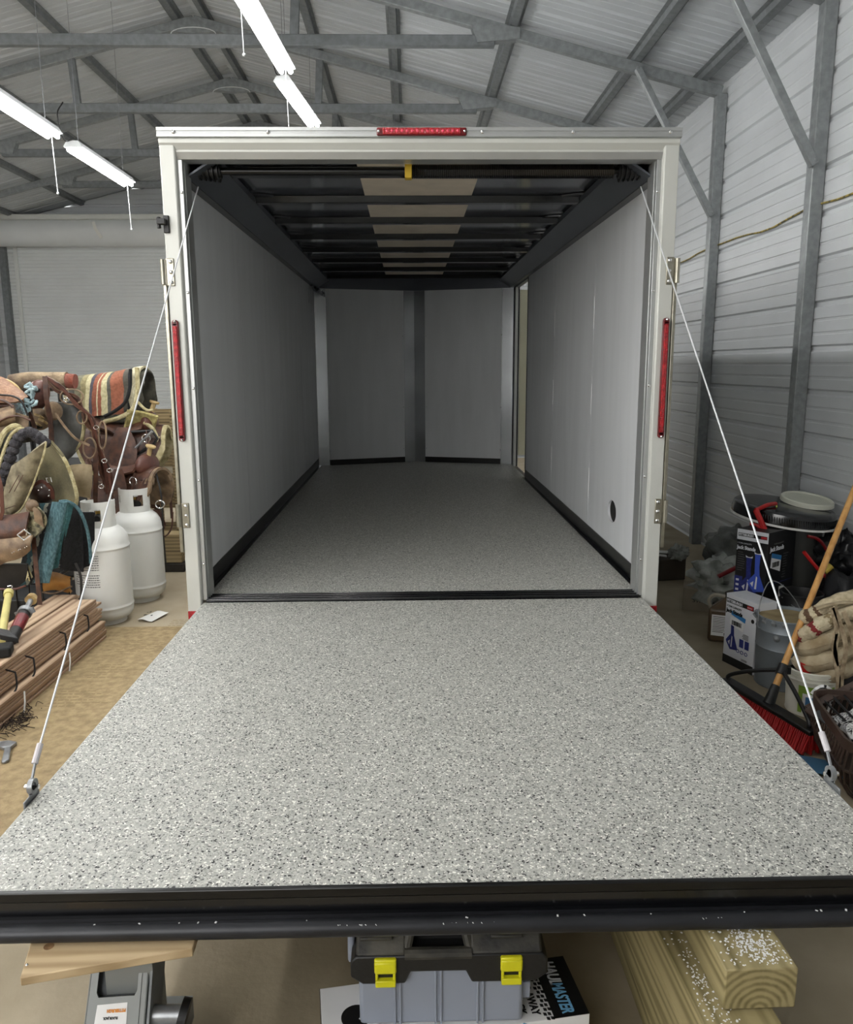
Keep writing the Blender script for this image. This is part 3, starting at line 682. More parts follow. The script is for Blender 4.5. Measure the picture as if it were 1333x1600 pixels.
text('lettering', 'HAUL', .040, (.240, .080, .149), (0, -1, 0), (1, 0, 0), mat('print_grey', 'c8ccd0', .5), c, local=True, sx=.72, shear=.2, bold=.001)
text('lettering', 'MASTER', .040, (.240, .010, .149), (0, -1, 0), (1, 0, 0), mat('print_blue', '6ea6cc', .5), c, local=True, sx=.62, shear=.2, bold=.001)
text('lettering', 'SWING-AWAY', .026, (.172, .072, .149), (0, -1, 0), (1, 0, 0), ink, c, local=True, sx=.85, bold=.0008)
text('lettering', 'TRAILER JACK', .026, (.142, .072, .149), (0, -1, 0), (1, 0, 0), ink, c, local=True, sx=.85, bold=.0008)
mb = MB(); mb.cyl((-.222, -.008, .148), (-.222, -.008, .1492), .034, n=28); OB('printed_wheel', mb, blk, c, local=True)
mb = MB(); mb.strap([(-.212, -.010, .1496), (-.175, -.045, .1496), (-.14, -.05, .1496)], .014, .0008, (0, 0, 1)); OB('printed_arm', mb, white, c, local=True)
mb = MB(); mb.box((.14, -.0906, .09), (.05, .001, .11), (0, .5, 0)); mb2 = MB(); mb2.box((.02, -.0906, .07), (.16, .001, .10)); OB('printed_stripe', mb, mat('print_blue', ''), c, local=True, smooth=False); OB('printed_panel', mb2, blk, c, local=True, smooth=False)
# ---- clear organizer with black frame
def Lx(u, v, Y): return at(u, v, Y)
c = T('parts_organizer', 'clear parts organizer with black frame, handle and two yellow latches under the ramp', 'toolbox', (.01, -1.86, .149))
clr = mat('clear_plastic', '969dab', .3, 0, var=.08, scale=6, alpha=.88)
ox0, ox1 = -.212, .178
yF = -.065
mb = MB(); mb.b2((ox0+.022, yF+.002, 0), (ox1-.004, .055, .16)); OB('clear_body', mb, clr, c, local=True, bevel=.010, seg=3)
for k, x in enumerate((-.105, -.015, .078)):
    for q in (-.006, .006):
        mb = MB(); mb.b2((x+q-.0022, yF-.003, .004), (x+q+.0022, yF+.004, .17)); OB('rib', mb, clr, c, local=True, bevel=.001)
mb = MB(); mb.b2((ox1-.006, yF+.02, .045), (ox1+.014, yF+.05, .085)); OB('side_tab', mb, clr, c, local=True, bevel=.002)
mb = MB(); mb.b2((ox0-.004, -.03, .13), (ox0+.012, .05, .235)); OB('side_ear', mb, clr, c, local=True, bevel=.006)
# black frame: wide octagonal band, sloping dusty top, handle recess
bdust = mat('dusty_black', '4c4940', .6, 0, scale=14, col2='1d1d1c', bump=.2, bscale=60)
bfr = mat('black_frame', '1b1b1b', .5, 0, var=.3, scale=20, bump=.1)
fa, fb = ox0+.006, ox1+.046
zm = lambda z: .116+(z-.072)*.72 if z <= .168 else .185+(z-.168)*1.1
mb = MB(); ch = .026
mb.prism([(fa, yF-.012, zm(.098)), (fa+ch, yF-.012, zm(.072)), (-.088, yF-.012, zm(.072)), (-.075, yF-.012, zm(.112)), (.045, yF-.012, zm(.112)), (.058, yF-.012, zm(.072)), (fb-ch, yF-.012, zm(.072)), (fb, yF-.012, zm(.098)), (fb, yF-.012, zm(.150)), (fb-.012, yF-.012, zm(.168)), (fa+.012, yF-.012, zm(.168)), (fa, yF-.012, zm(.150))], (0, .12, 0))
OB('front_band', mb, bfr, c, local=True, bevel=.004, seg=2)
for (xa, xb) in ((fa, -.085), (.055, fb)):
    mb = MB()
    i0 = xa+.012 if xa == fa else xa; i1 = xb-.012 if xb == fb else xb
    mb.prism([(i0, yF-.010, zm(.166)), (i0, yF+.020, zm(.205)), (i0, .050, zm(.255)), (i0, .10, zm(.262)), (i0, .10, .13), (i0, yF, .13)], (i1-i0, 0, 0))
    OB('dusty_top', mb, bdust, c, local=True, bevel=.006, seg=2)
for xc in (-.150, .135):
    mb = MB(); mb.prism([(xc-.036, yF+.004, zm(.190)), (xc-.030, .030, zm(.245)), (xc-.030, .075, zm(.262)), (xc+.030, .075, zm(.262)), (xc+.030, .030, zm(.245)), (xc+.036, yF+.004, zm(.190))], (0, -.004, .008))
    OB('raised_pad', mb, bdust, c, local=True, bevel=.003)
mb = MB(); mb.b2((-.088, yF+.04, .15), (.058, .10, .215)); OB('handle_recess', mb, blkr, c, local=True)
mb = MB(); mb.tube(curve([(-.085, yF+.006, zm(.168)), (-.072, yF+.035, zm(.212)), (-.060, .040, zm(.250)), (-.045, .062, zm(.258)), (.015, .062, zm(.258)), (.030, .040, zm(.250)), (.042, yF+.035, zm(.212)), (.055, yF+.006, zm(.168))], 40), .011, 10); mb.tube([(-.088, yF-.002, zm(.165)), (.058, yF-.002, zm(.165))], .013, 10); OB('handle', mb, bdust, c, local=True)
for x in (-.130, .144):
    mb = MB(); mb.b2((x-.024, yF-.022, zm(.116)), (x+.024, yF-.010, zm(.156))); mb.b2((x-.024, yF-.020, zm(.150)), (x+.024, yF+.012, zm(.164))); la = OB('latch', mb, yellow, c, local=True, bevel=.004)
    mb = MB(); mb.b2((x-.022, yF-.024, zm(.074)), (x+.022, yF-.010, zm(.096))); mb.b2((x-.022, yF-.020, zm(.09)), (x-.016, yF-.010, zm(.118))); mb.b2((x+.016, yF-.020, zm(.09)), (x+.022, yF-.010, zm(.118))); OB('latch_tongue', mb, yellow, la, local=True, bevel=.002)
mb = MB()
for i in range(90):
    x = random.choice([-.16, -.12, -.1, .06, .08, .1, .14])+random.gauss(0, .02); t = random.random()
    if not (ox0+.03 < x < ox1-.01): continue
    mb.box((x, yF+.02+t*.07, .225+t*.055), (random.uniform(.0015, .004), random.uniform(.0015, .003), .0008), (.9, 0, random.random()*3))
o = OB('flake_dust', mb, white, c, local=True, smooth=False); o['kind'] = 'stuff'
# ---- timbers on the right
def chips(name, n_, x0, x1, y0, y1, z, par, ctr=None, local=True, sd=None):
    mb = MB()
    for i in range(n_):
        if ctr and random.random() < .75: x = random.gauss(ctr[0], ctr[2]); y_ = random.gauss(ctr[1], ctr[3])
        else: x = random.uniform(x0, x1); y_ = random.uniform(y0, y1)
        if not (x0 < x < x1 and y0 < y_ < y1): continue
        mb.box((x, y_, z+.0006), (random.uniform(.0015, .0045), random.uniform(.001, .004), .001), (random.uniform(-.3, .3), random.uniform(-.3, .3), random.random()*3))
    o = OB(name, mb, white, par, local=local, smooth=False); o['kind'] = 'stuff'; return o
c = T('timber_block', 'greenish treated timber block with ringed end grain, propping the ramp edge', 'timber', (.61, -2.13, .362), rad(1))
mb = MB(); mb.box((0, .33, .0455), (.142, .66, .088)); OB('timber', mb, treat, c, local=True, bevel=.003)
chips('paint_flakes', 420, -.066, .066, .01, .3, .0897, c, ctr=(.01, .06, .03, .03))
c = T('lower_timber', 'long treated timber under the ringed block, strewn with white flakes', 'timber', (.565, -2.16, .272), rad(2))
mb = MB(); mb.box((0, .40, .0445), (.15, .95, .089)); OB('timber', mb, treat, c, local=True, bevel=.003)
chips('paint_flakes', 260, -.07, .0, -.06, .4, .0887, c, ctr=(-.035, .05, .016, .12))
for k, zz in enumerate((.183, .094, .005)):
    mb = MB(); mb.box((0, 0, .0445), (.14, .9, .088)); o = OB('support_timber', mb, treat, bevel=.003)
    o.location = (.545+.012*k, -1.72, zz); o.rotation_euler = (0, 0, rad(2-k)); tag(o, ('old timber directly beneath the flake-strewn long timber', 'old timber second from the floor in the stack on the right', 'old timber lying on the floor under the stack on the right')[k], 'timber', 'stacked timbers under the ramp')
# ---- plank on the jack
c = T('knotty_plank', 'short knotty pine plank laid on the floor jack under the ramp', 'plank', (-.66, -2.03, .432))
mb = MB(); mb.prism([(-.148, -.082, 0), (.160, -.014, 0), (.155, .16, 0), (-.155, .12, 0), (-.172, .012, 0)], (0, 0, .0185)); OB('board', mb, pine, c, local=True, bevel=.002)
for (kx, ky, kr) in ((-.035, .045, .016), (-.13, .0, .010)):
    mb = MB(); mb.cyl((kx, ky, .0184), (kx, ky, .0190), kr, n=20)
    OB('knot', mb, mat('knot', '8a6a48', .6, 0, scale=60, col2='5e4226'), c, local=True)
for q in ((-.150, -.05), (.145, .03)):
    mb = MB(); mb.sph((q[0], q[1], .0185), .0035, 8); OB('nail', mb, chrome, c, local=True)
# ---- floor jack
c = T('floor_jack', 'grey hydraulic floor jack with upside-down label, under the knotty plank', 'jack', (-.66, -2.0, 0))
jg = mat('jack_grey', '8b8e8d', .35, .2, var=.1, scale=5)
A_, B_ = at(148, 1487, -1.95), at(238, 1480, -1.95)
C_, D_ = at(226, 1640, -2.03), at(128, 1645, -2.03)
nrm = (B_-A_).cross(D_-A_).normalized()
if nrm.z < 0: nrm = -nrm
def jp(a, b, off=0): return A_*(1-a)*(1-b)+B_*a*(1-b)+D_*(1-a)*b+C_*a*b+nrm*off
mb = MB(); 
hole = [(.12, .13), (.80, .13), (.80, .42), (.76, .47), (.16, .47), (.12, .42)]
outer = [(0, 0), (.86, 0), (.86, 1), (0, 1)]
# cover plate built around the opening
for q in ([(0, 0), (.86, 0), (.80, .13), (.12, .13)], [(.86, 0), (.86, .6), (.76, .47), (.80, .42), (.80, .13)], [(.86, .6), (.86, 1), (0, 1), (0, .6), (.16, .47), (.76, .47)], [(0, .6), (0, 0), (.12, .13), (.12, .42), (.16, .47)]):
    mb.prism([jp(a, b) for a, b in q], -nrm*.004)
OB('cover', mb, jg, c)
mb = MB(); mb.prism([jp(a, b, -.02) for a, b in ((.05, .05), (.84, .05), (.84, .6), (.05, .6))], -nrm*.01); OB('inner_arm', mb, mat('jack_inner', '55585b', .5, .3), c)
mb = MB(); mb.prism([jp(a, b) for a, b in ((.86, 0), (.97, .0), (.97, 1), (.86, 1))], -nrm*.06); OB('side_frame', mb, jg, c, bevel=.003)
mb = MB(); mb.prism([jp(a, b, .001) for a, b in ((1.0, .02), (1.04, .02), (1.04, 1), (1.0, 1))], -nrm*.08); OB('side_plate', mb, galvd, c)
mb = MB(); mb.prism([jp(a, b) for a, b in ((-.03, 0), (0, .0), (0, 1), (-.03, 1))], -nrm*.06); OB('side_frame', mb, jg, c, bevel=.002)
lb_ = MB(); lb_.prism([jp(a, b, .0006) for a, b in ((.16, .54), (.66, .53), (.68, .98), (.12, 1.0))], nrm*.0004); OB('label', lb_, white, c, smooth=False)
xd = (jp(0, .5)-jp(1, .5)); yd = (jp(.5, 1)-jp(.5, 0))
text('lettering', 'PITTSBURGH', .0085, jp(.64, .59, .0012), xd, yd, mat('orange_ink', 'd98a2b', .5), c, sx=.8, bold=.0004)
text('lettering', 'FLOOR JACK', .0065, jp(.52, .665, .0012), xd, yd, ink, c, sx=.8, bold=.0003)
text('lettering', 'HD', .024, jp(.44, .86, .0012), xd, yd, mat('red_ink', 'b81f2a', .5), c, sx=.9, bold=.001)
text('lettering', 'Pro', .016, jp(.66, .86, .0012), xd, yd, ink, c, sx=.8, bold=.0006)
mb = MB(); p = at(232, 1586, -1.98); mb.cyl(p, p+V((.07, 0, 0)), .020, n=20); OB('axle', mb, steel, c)
mb = MB(); mb.cyl(p+V((.066, 0, 0)), p+V((.082, 0, -.004)), .034, n=24); OB('wheel', mb, blk, c)
mb = MB(); mb.box((0, 0, .05), (.12, .5, .06)); mb.b2((-.05, .03, .08), (.05, .10, .43)); OB('chassis', mb, jg, c, local=True)
# dry leaf on the floor
mb = MB(); p = V((-1.22, -1.35, 0)); mb.sheet(lambda a, b: p+V((a*.09, (b-.5)*.035*math.sin(math.pi*a+.1), .004+.012*abs(math.sin(a*7)))), 8, 4, .001); tag(recenter(OB('dry_leaf', mb, leathr), p), 'small curled brown leaf on the pale floor left of the jack', 'leaf')

# ================================================================== LEFT SIDE: TANKS, LUMBER, TOOLS
def tank(label, x, y_, rz, h=0):
    c = T('propane_tank', label, 'gas cylinder', (x, y_, 0), rz, group='propane tanks by the trailer')
    r = .168
    mb = MB(); mb.lathe([(.10, .03), (.145, .036), (r-.006, .060), (r, .085), (r, .105), (r+.003, .108), (r+.003, .114), (r, .117), (r, .130), (r, .30), (r, .455+h), (r, .468+h), (r+.003, .471+h), (r+.003, .477+h), (r, .48+h), (r-.002, .51+h), (r-.009, .54+h), (r-.026, .570+h), (r-.055, .596+h), (r-.09, .612+h), (.03, .622+h), (.0, .624+h)], n=40); OB('cylinder', mb, whitep, c, local=True, ang=50)
    mb = MB(); mb.lathe([(.115, 0), (.122, 0), (.122, .045), (.115, .045), (.115, 0)], n=32); OB('foot_ring', mb, whitep, c, local=True)
    # collar: curved guard with openings
    mb = MB(); R0 = .100; n = 40
    def solid(i, j):
        a = i/n*300
        if j in (2, 3) and (40 < a < 70 or 235 < a < 262): return False
        if j in (1, 2, 3) and 128 < a < 172: return False
        return True
    zs = [.60, .645, .668, .69, .72, .755, .762]
    uvn = []
    for i in range(n):
        a0 = rad(-60+i/n*300); a1 = rad(-60+(i+1)/n*300)
        for j in range(len(zs)-1):
            if not solid(i, j): continue
            z0, z1 = zs[j]+h, zs[j+1]+h
            if j == 5 and not (3 < i < n-4): continue
            for Rr in (1,):
                P_ = [(R0*math.cos(t), R0*math.sin(t), z) for t, z in ((a0, z0), (a1, z0), (a1, z1), (a0, z1))]
                I_ = [(x_*.965, y2*.965, z) for x_, y2, z in P_]
                mb.prism(P_, V((0, 0, 0))) if False else None
                va = [mb.bm.verts.new(q) for q in P_]; vb = [mb.bm.verts.new(q) for q in I_]
                mb.bm.faces.new(va); mb.bm.faces.new(vb[::-1])
                for e in range(4): mb.bm.faces.new((va[e], va[(e+1) % 4], vb[(e+1) % 4], vb[e]))
    bmesh.ops.remove_doubles(mb.bm, verts=mb.bm.verts, dist=.0004)
    OB('collar', mb, whitep, c, local=True, ang=30)
    mb = MB(); mb.cyl((0, 0, .615+h), (0, 0, .70+h), .018); v_ = OB('valve', mb, brass, c, local=True)
    mb = MB(); mb.cyl((0, 0, .66+h), (.075*math.cos(rad(95)), .075*math.sin(rad(95)), .655+h), .022, n=16); OB('outlet', mb, blk, v_, local=True)
    mb = MB(); mb.cyl((0, 0, .70+h), (0, 0, .725+h), .028, n=12); OB('hand_wheel', mb, blk if h == 0 else whitep, v_, local=True)
    return c
t1 = tank('white propane tank nearest the camera, printed warning text on its side', -2.005, 1.44, rad(180+6), .015)
t2 = tank('white propane tank behind the printed one, beside the trailer post', -1.945, 1.92, rad(180+30), .022)
# warning text: curved lines on the near tank
mb = MB(); R_ = .1685
for ln in range(13):
    z = .455-ln*.0145-(.02 if ln > 6 else 0); a = 218
    while a < 276:
        w_ = random.uniform(1.2, 5); a2 = min(a+w_, 276)
        if ln in (0, 7) or random.random() < .93:
            q = [(R_*math.cos(rad(t)), R_*math.sin(rad(t)), zz) for t, zz in ((a, z), (a2, z), (a2, z+.006), (a, z+.006))]
            va = [mb.bm.verts.new(p_) for p_ in q]; mb.bm.faces.new(va)
        a = a2+.9
o = OB('warning_print', mb, ink2, t1, local=True, smooth=False); o['kind'] = 'stuff'
o.rotation_euler = (0, 0, -rad(186)+rad(8)); 
# paper by the tank
mb = MB(); mb.sheet(lambda a, b: (-1.80+a*.10+b*.06, 1.40+b*.16-a*.03, .014+.01*a*b+.006*math.sin(a*5)), 5, 5, .0008); o = tag(recenter(OB('paper_sheet', mb, whited), (-1.75, 1.45, .01)), 'crumpled white printed paper on the floor at the foot of the tanks', 'paper')
mb = MB()
for i in range(8): mb.box((-1.78+random.random()*.1, 1.42+random.random()*.12, .026), (.012, .006, .001), (0, 0, random.random()))
OB('print_marks', mb, ink, o, smooth=False)
# cedar boards: two bundles
def board(x, y_, z, ln, wd, rz, label, i):
    mb = MB(); mb.box((0, -ln/2, .0068), (wd, ln, .0132)); o = OB('cedar_board', mb, cedar, bevel=.0006)
    o.location = (x, y_, z); o.rotation_euler = (0, 0, rz); tag(o, label, 'board', 'cedar boards in the strapped bundles'); return o
NTH = ('lowest', 'second lowest', 'third lowest', 'fourth lowest', 'fifth lowest', 'sixth lowest', 'topmost')
z = .013
for k in range(6):
    board(-1.945+random.uniform(-.004, .004), 1.10+random.uniform(-.03, .03), z, 1.83, .14, rad(-1), '%s cedar board of the lower strapped bundle, ramp side' % NTH[k], k)
    board(-2.095+random.uniform(-.004, .004), 1.18+random.uniform(-.03, .03), z, 1.83, .14, rad(-1), '%s cedar board of the lower strapped bundle, side away from the ramp' % NTH[k], k); z += .0168
z += .012
for k in range(7):
    top_ = k == 6
    board(-1.975+random.uniform(-.005, .005)-k*.004, 1.12+random.uniform(-.04, .06), z, 1.83, .14, rad(-1.5), '%s cedar board of the upper strapped bundle, ramp side' % NTH[k], k)
    board(-2.125+random.uniform(-.004, .004)-k*.004, 1.25+random.uniform(-.05, .05), z, 1.83, .14, rad(-1.5), '%s cedar board of the upper strapped bundle, side away from the ramp' % NTH[k], k); z += .0168
zt_ = z
mb = MB(); mb.b2((-2.13, -.6, .108), (-1.92, -.56, .121)); tag(OB('spacer_stick', mb, pine), 'small spacer stick between the two cedar bundles', 'stick')
for k, y_ in enumerate((.92, .62, .26, .08, -.22)):
    mb = MB(); x0 = -1.906; mb.strap(curve([(x0-.05, y_, zt_-.035), (x0-.006, y_-.005, zt_-.045), (x0+.004, y_-.01, .19), (x0+.008, y_-.02, .13), (x0-.008, y_-.03, .10)], 16), .008, .003, (0, 1, 0)); o = tag(recenter(OB('bundle_strap', mb, blk), (x0, y_, .15)), 'black plastic tie around the upper cedar bundle, number %s from the tanks' % ('one', 'two', 'three', 'four', 'five')[k], 'strap', 'black ties on the cedar bundle')
for k, y_ in enumerate((.55, .05, -.42)):
    mb = MB(); mb.strap([(-1.870, y_+.02, .105), (-1.862, y_, .06), (-1.866, y_-.01, .0135)], .007, .002, (0, 1, 0)); tag(recenter(OB('bundle_strap', mb, whited), (-1.866, y_, .06)), 'pale tie around the lower cedar bundle, %s' % ('nearest the tanks', 'in the middle', 'nearest the wrench')[k], 'strap', 'pale ties on the lower bundle')
# adjustable wrench on the floor
c = T('adjustable_wrench', 'silver adjustable wrench lying on the chipboard at the left edge', 'wrench', (-1.775, -.30, .013))
mb = MB(); mb.prism([(.005, -.03, 0), (.028, -.022, 0), (.075, -.135, 0), (.065, -.15, 0), (.050, -.148, 0)], (0, 0, .012)); OB('handle', mb, steel, c, local=True, bevel=.004)
mb = MB(); mb.prism([(-.045, .02, 0), (-.01, .03, 0), (.035, .015, 0), (.03, -.025, 0), (.0, -.035, 0), (-.04, -.012, 0)], (0, 0, .016)); mb.b2((-.075, .0, .0), (-.035, .012, .014)); OB('jaw', mb, steel, c, local=True, bevel=.003)
# dark clutter beside lumber
mb = MB()
for i in range(60):
    x = -1.84+random.gauss(0, .03); y_ = -.05+random.gauss(0, .07); mb.tube(curve([(x, y_, .014), (x+random.uniform(-.03, .03), y_+random.uniform(-.03, .03), .02+random.random()*.012), (x+random.uniform(-.05, .05), y_+random.uniform(-.05, .05), .014)], 4), .0016, 4)
o = tag(OB('wood_shavings', mb, mat('dark_fibre', '2c1f18', .9)), 'dark fibrous shavings swept against the cedar bundle', 'debris'); o['kind'] = 'stuff'; recenter(o, (-1.84, -.05, .01))

# tools lying on top of the boards
zb = zt_+.002
c = T('folding_tool', 'pale yellow rod-shaped tool with a wire hanging hook on the lumber', 'tool', (-2.19, .35, zb))
a, b = at(13, 930, .60), at(2, 1000, .28); a.z = max(a.z, zb+.1)
mb = MB(); mb.cyl(b, a, .021, .017, n=14); OB('grip', mb, mat('pale_yellow', 'c9bf7a', .5, 0, var=.15, scale=20), c)
mb = MB(); mb.cyl(a, a+(a-b).normalized()*.03, .024, n=14); OB('collar', mb, mat('pale_yellow', ''), c)
mb = MB(); u_ = (a-b).normalized(); a3 = a+u_*.03; mb.tube(curve([a3, a3+u_*.02+V((.0, 0, 0)), a3+u_*.035+V((.012, 0, .0)), a3+u_*.055+V((.01, 0, 0)), a3+u_*.05+V((-.012, 0, 0))], 16), .003, 6); OB('hook', mb, chrome, c)
text('lettering', 'STRIKER', .02, a*.9+b*.1+V((.004, -.022, .0)), b-a, V((1, 0, .2)), ink, c, sx=.8)
c = T('grease_gun', 'black and silver grease gun with a red label lying on the lumber', 'tool', (-2.08, .4, zb))
a, b = at(50, 934, .62), at(18, 1000, .30)
d = (a-b)
mb = MB(); mb.cyl(b, b+d*.62, .030, .030, n=18); OB('barrel', mb, blk, c)
mb = MB(); mb.cyl(b+d*.22, b+d*.52, .0312, n=18); OB('label_band', mb, redd, c)
text('lettering', 'VEVOR', .026, b+d*.24+V((.006, -.032, .008)), d, V((-1, 0, .3)), mat('red_letter', 'd04a42', .5), c, sx=.85, bold=.001)
mb = MB(); mb.cyl(b+d*.60, b+d*.68, .036, n=18); mb.box(b+d*.64, (.10, .012, .03), (0, -.3, 0)); OB('cap', mb, steel, c)
mb = MB(); mb.cyl(b+d*.68, b+d*.95, .014, n=12); OB('rod', mb, steel, c)
mb = MB(); mb.cyl(b+d*.93, b+d*1.03, .030, .024, n=16); OB('knob', mb, horn_m, c)
mb = MB(); mb.prism([at(0, 1000, .25), at(30, 1006, .25), at(15, 993, .3), at(0, 990, .3)], (0, 0, .03)); tag(OB('black_pouch', mb, blk, bevel=.004), 'flat black pouch under the grease gun at the left edge', 'pouch')
mb = MB(); mb.box(at(3, 1016, .18), (.09, .10, .05), (0, 0, .3)); tag(OB('rubber_block', mb, blkr, bevel=.01), 'black rubber block on the lumber at the left edge', 'block')
# pallet timbers behind the tanks
c = T('pallet', 'weathered wooden pallet standing on edge behind the tanks', 'pallet', (-2.15, 2.95, 0), rad(2))
for k, (za, zb_) in enumerate(((1.05, 1.26), (.80, .98), (.62, .74), (.46, .58), (.10, .34))):
    mb = MB(); mb.box((0, 0, (za+zb_)/2), (.98, .03, zb_-za)); OB('slat', mb, oldw, c, local=True, bevel=.003)
for x in (-.4, .02, .34):
    mb = MB(); mb.b2((x-.03, .02, 0), (x+.03, .10, 1.26)); OB('post', mb, oldw, c, local=True, bevel=.004)
mb = MB(); mb.b2((.18, -.05, .03), (.21, -.02, 1.25)); OB('batten', mb, oldw, c, local=True)
c = T('wood_block', 'charred old wood block on a dark base beside the trailer post', 'block', (-2.02, 2.72, 0))
mb = MB(); mb.b2((-.12, -.08, .07), (.16, .08, .30)); OB('block', mb, oldw, c, local=True, bevel=.008)
mb = MB(); mb.b2((-.14, -.10, 0), (.18, .10, .07)); OB('base', mb, mat('charred', '2a251e', .9, 0, scale=10, col2='15130f'), c, local=True, bevel=.01)
c = T('storage_tote', 'black plastic storage tote behind the saddles and tanks', 'tote', (-2.50, 2.70, 0))
mb = MB(); mb.b2((-.35, -.22, 0), (.30, .22, .84)); OB('body', mb, blk, c, local=True, bevel=.02)
mb = MB(); mb.b2((-.37, -.24, .84), (.32, .24, .88)); OB('lid', mb, blk, c, local=True, bevel=.01)

# ================================================================== SADDLES AND TACK
def drape(mb, p0, p1, R, da, db, th=.012, flare=.25, corner=.35, ns=16, nt=22, wav=0., sag=0.):
    """cloth or leather hung over a ridge p0-p1, arch radius R, flap lengths da (left side) and db"""
    p0 = V(p0); p1 = V(p1); t = (p1-p0).normalized(); sd = V((t.y, -t.x, 0)).normalized()   # right-hand side
    def f(s_, q):
        a = (q-.5)*2                       # -1 left .. 1 right
        d = da if a < 0 else db; arc = R*math.pi/2*.9; tot = arc+d
        e = min(s_, 1-s_)*2
        cut = 1-corner*(1-min(1, e/.45))**2
        l = abs(a)*tot*cut if abs(a)*tot > arc else abs(a)*tot
        sg = -1 if a < 0 else 1
        if l < arc:
            an = l/arc*math.pi/2*.9; x = R*math.sin(an); z = R*(math.cos(an)-1)
        else:
            ex = l-arc; x = R*math.sin(math.pi/2*.9)+ex*flare; z = R*(math.cos(math.pi/2*.9)-1)-ex*math.sqrt(1-flare*flare)
        w_ = wav*noise.noise(V((s_*3, q*5, R*9)))
        return p0+(p1-p0)*s_+sd*(sg*x*(1+w_)+w_*.05)+V((0, 0, z-sag*math.sin(math.pi*s_)+w_*.06))
    mb.sheet(f, ns, nt, th); return f
def buckle(par, c, w_=.03, rot=(0, 0, 0)):
    mb = MB(); h = w_*.8; m_ = Euler(rot).to_matrix(); c = V(c)
    mb.tube([c+m_@V(p) for p in ((-w_/2, 0, -h/2), (w_/2, 0, -h/2), (w_/2, 0, h/2), (-w_/2, 0, h/2))], .0028, 6, closed=True); return OB('buckle', mb, chrome, par, local=True)
def saddle(label, loc, head, m_skirt, m_seat, m_lin, m_swell, sc_=1.0, fender=True, cantle=True, grp='saddles on the rack'):
    c = T('saddle', label, 'saddle', loc, head, group=grp); k = sc_
    mb = MB(); drape(mb, (-.33*k, 0, .03), (.31*k, 0, .03), .13*k, .24*k, .24*k, .018, .32, .45, 18, 24); OB('lining', mb, m_lin, c, local=True, ang=60)
    mb = MB(); drape(mb, (-.32*k, 0, .045), (.28*k, 0, .045), .14*k, .21*k, .21*k, .008, .34, .5, 18, 24); OB('skirt', mb, m_skirt, c, local=True, ang=60)
    def seat(a, b):
        x = (-.25+a*.40)*k; y_ = (b-.5)*2*.16*k; r = (1-a)
        return (x, y_, k*(.07+.13*max(0, r-.55)**1.5*2.2+.05*max(0, a-.7)*2-.9*abs((b-.5)*2)**2.2*.07+.02*(r > .5)*abs((b-.5)*2)))
    mb = MB(); mb.sheet(seat, 14, 14, .016); OB('seat', mb, m_seat, c, local=True, ang=60)
    if cantle:
        mb = MB(); mb.sheet(lambda a, b: ((-.22-.06*b-.05*math.sin(math.pi*a))*k, (a-.5)*.40*k, k*(.03+b*(.10*math.sin(math.pi*a)**.6+.03))), 18, 6, .022); OB('cantle', mb, m_seat, c, local=True, ang=60)
    mb = MB(); mb.sph((.175*k, 0, .07*k), .1, 20, (.62*k, 1.35*k, .95*k)); OB('swell', mb, m_swell, c, local=True)
    mb = MB(); mb.cyl((.185*k, 0, .12*k), (.215*k, 0, .215*k), .022*k, .016*k, 14); mb.lathe([(0, -.006), (.03, -.006), (.036, .002), (.034, .010), (0, .014)], (.22*k, 0, .22*k), 20, Matrix.Rotation(.3, 3, 'Y')); OB('horn', mb, horn_m, c, local=True)
    for sy in (-1, 1):
        if fender:
            mb = MB(); mb.sheet(lambda a, b: ((.02+(b-.5)*(.08+.12*math.sin(math.pi*min(1, a*1.1))))*k, sy*(.165+.10*a+.01*math.sin(b*3))*k, (.05-.40*a)*k), 12, 6, .007); OB('fender', mb, m_skirt, c, local=True, ang=60)
            mb = MB(); q = V((.02*k, sy*.275*k, -.40*k)); mb.strap([q+V(p)*k for p in ((-.02, 0, .03), (-.065, 0, -.09), (-.055, 0, -.12), (.055, 0, -.12), (.065, 0, -.09), (.02, 0, .03))], .04*k, .008*k, (0, 1, 0), closed=True); OB('stirrup', mb, leathr, c, local=True)
        mb = MB(); mb.strap(curve([(.19*k, sy*.17*k, .02), (.20*k, sy*.23*k, -.10*k), (.19*k, sy*.25*k, -.25*k), (.20*k, sy*.24*k, -.42*k)], 12), .03*k, .005, (1, 0, 0)); OB('latigo_strap', mb, leath, c, local=True)
        mb = MB(); mb.tube([(.19*k+.028*math.cos(t), sy*.205*k, -.03+.028*math.sin(t)) for t in [2*math.pi*i/16 for i in range(16)]], .0035, 6, closed=True); OB('rigging_ring', mb, chrome, c, local=True)
        mb = MB(); mb.lathe([(0, 0), (.022, 0), (.018, .006), (0, .009)], (-.16*k, sy*.19*k, .01), 14, Matrix.Rotation(-sy*rad(75), 3, 'X')); OB('concho', mb, chrome, c, local=True)
    return c
# rack
c = T('saddle_rack', 'black tubular saddle rack standing under the piled saddles', 'rack', (-2.45, 1.65, 0))
for x in (-2.95, -2.42):
    for y_ in (1.55, 2.0):
        mb = MB(); mb.cyl((x, y_, 0), (x, y_, 1.46), .016, n=10); OB('upright', mb, blackp, c)
for z in (.22, .50, .93, 1.22, 1.45):
    for y_ in (1.55, 2.0):
        mb = MB(); mb.cyl((-2.95, y_, z), (-2.42, y_, z), .013, n=8); OB('rail', mb, blackp, c)
    for x in (-2.95, -2.42):
        mb = MB(); mb.cyl((x, 1.55, z), (x, 2.0, z), .013, n=8); OB('rail', mb, blackp, c)
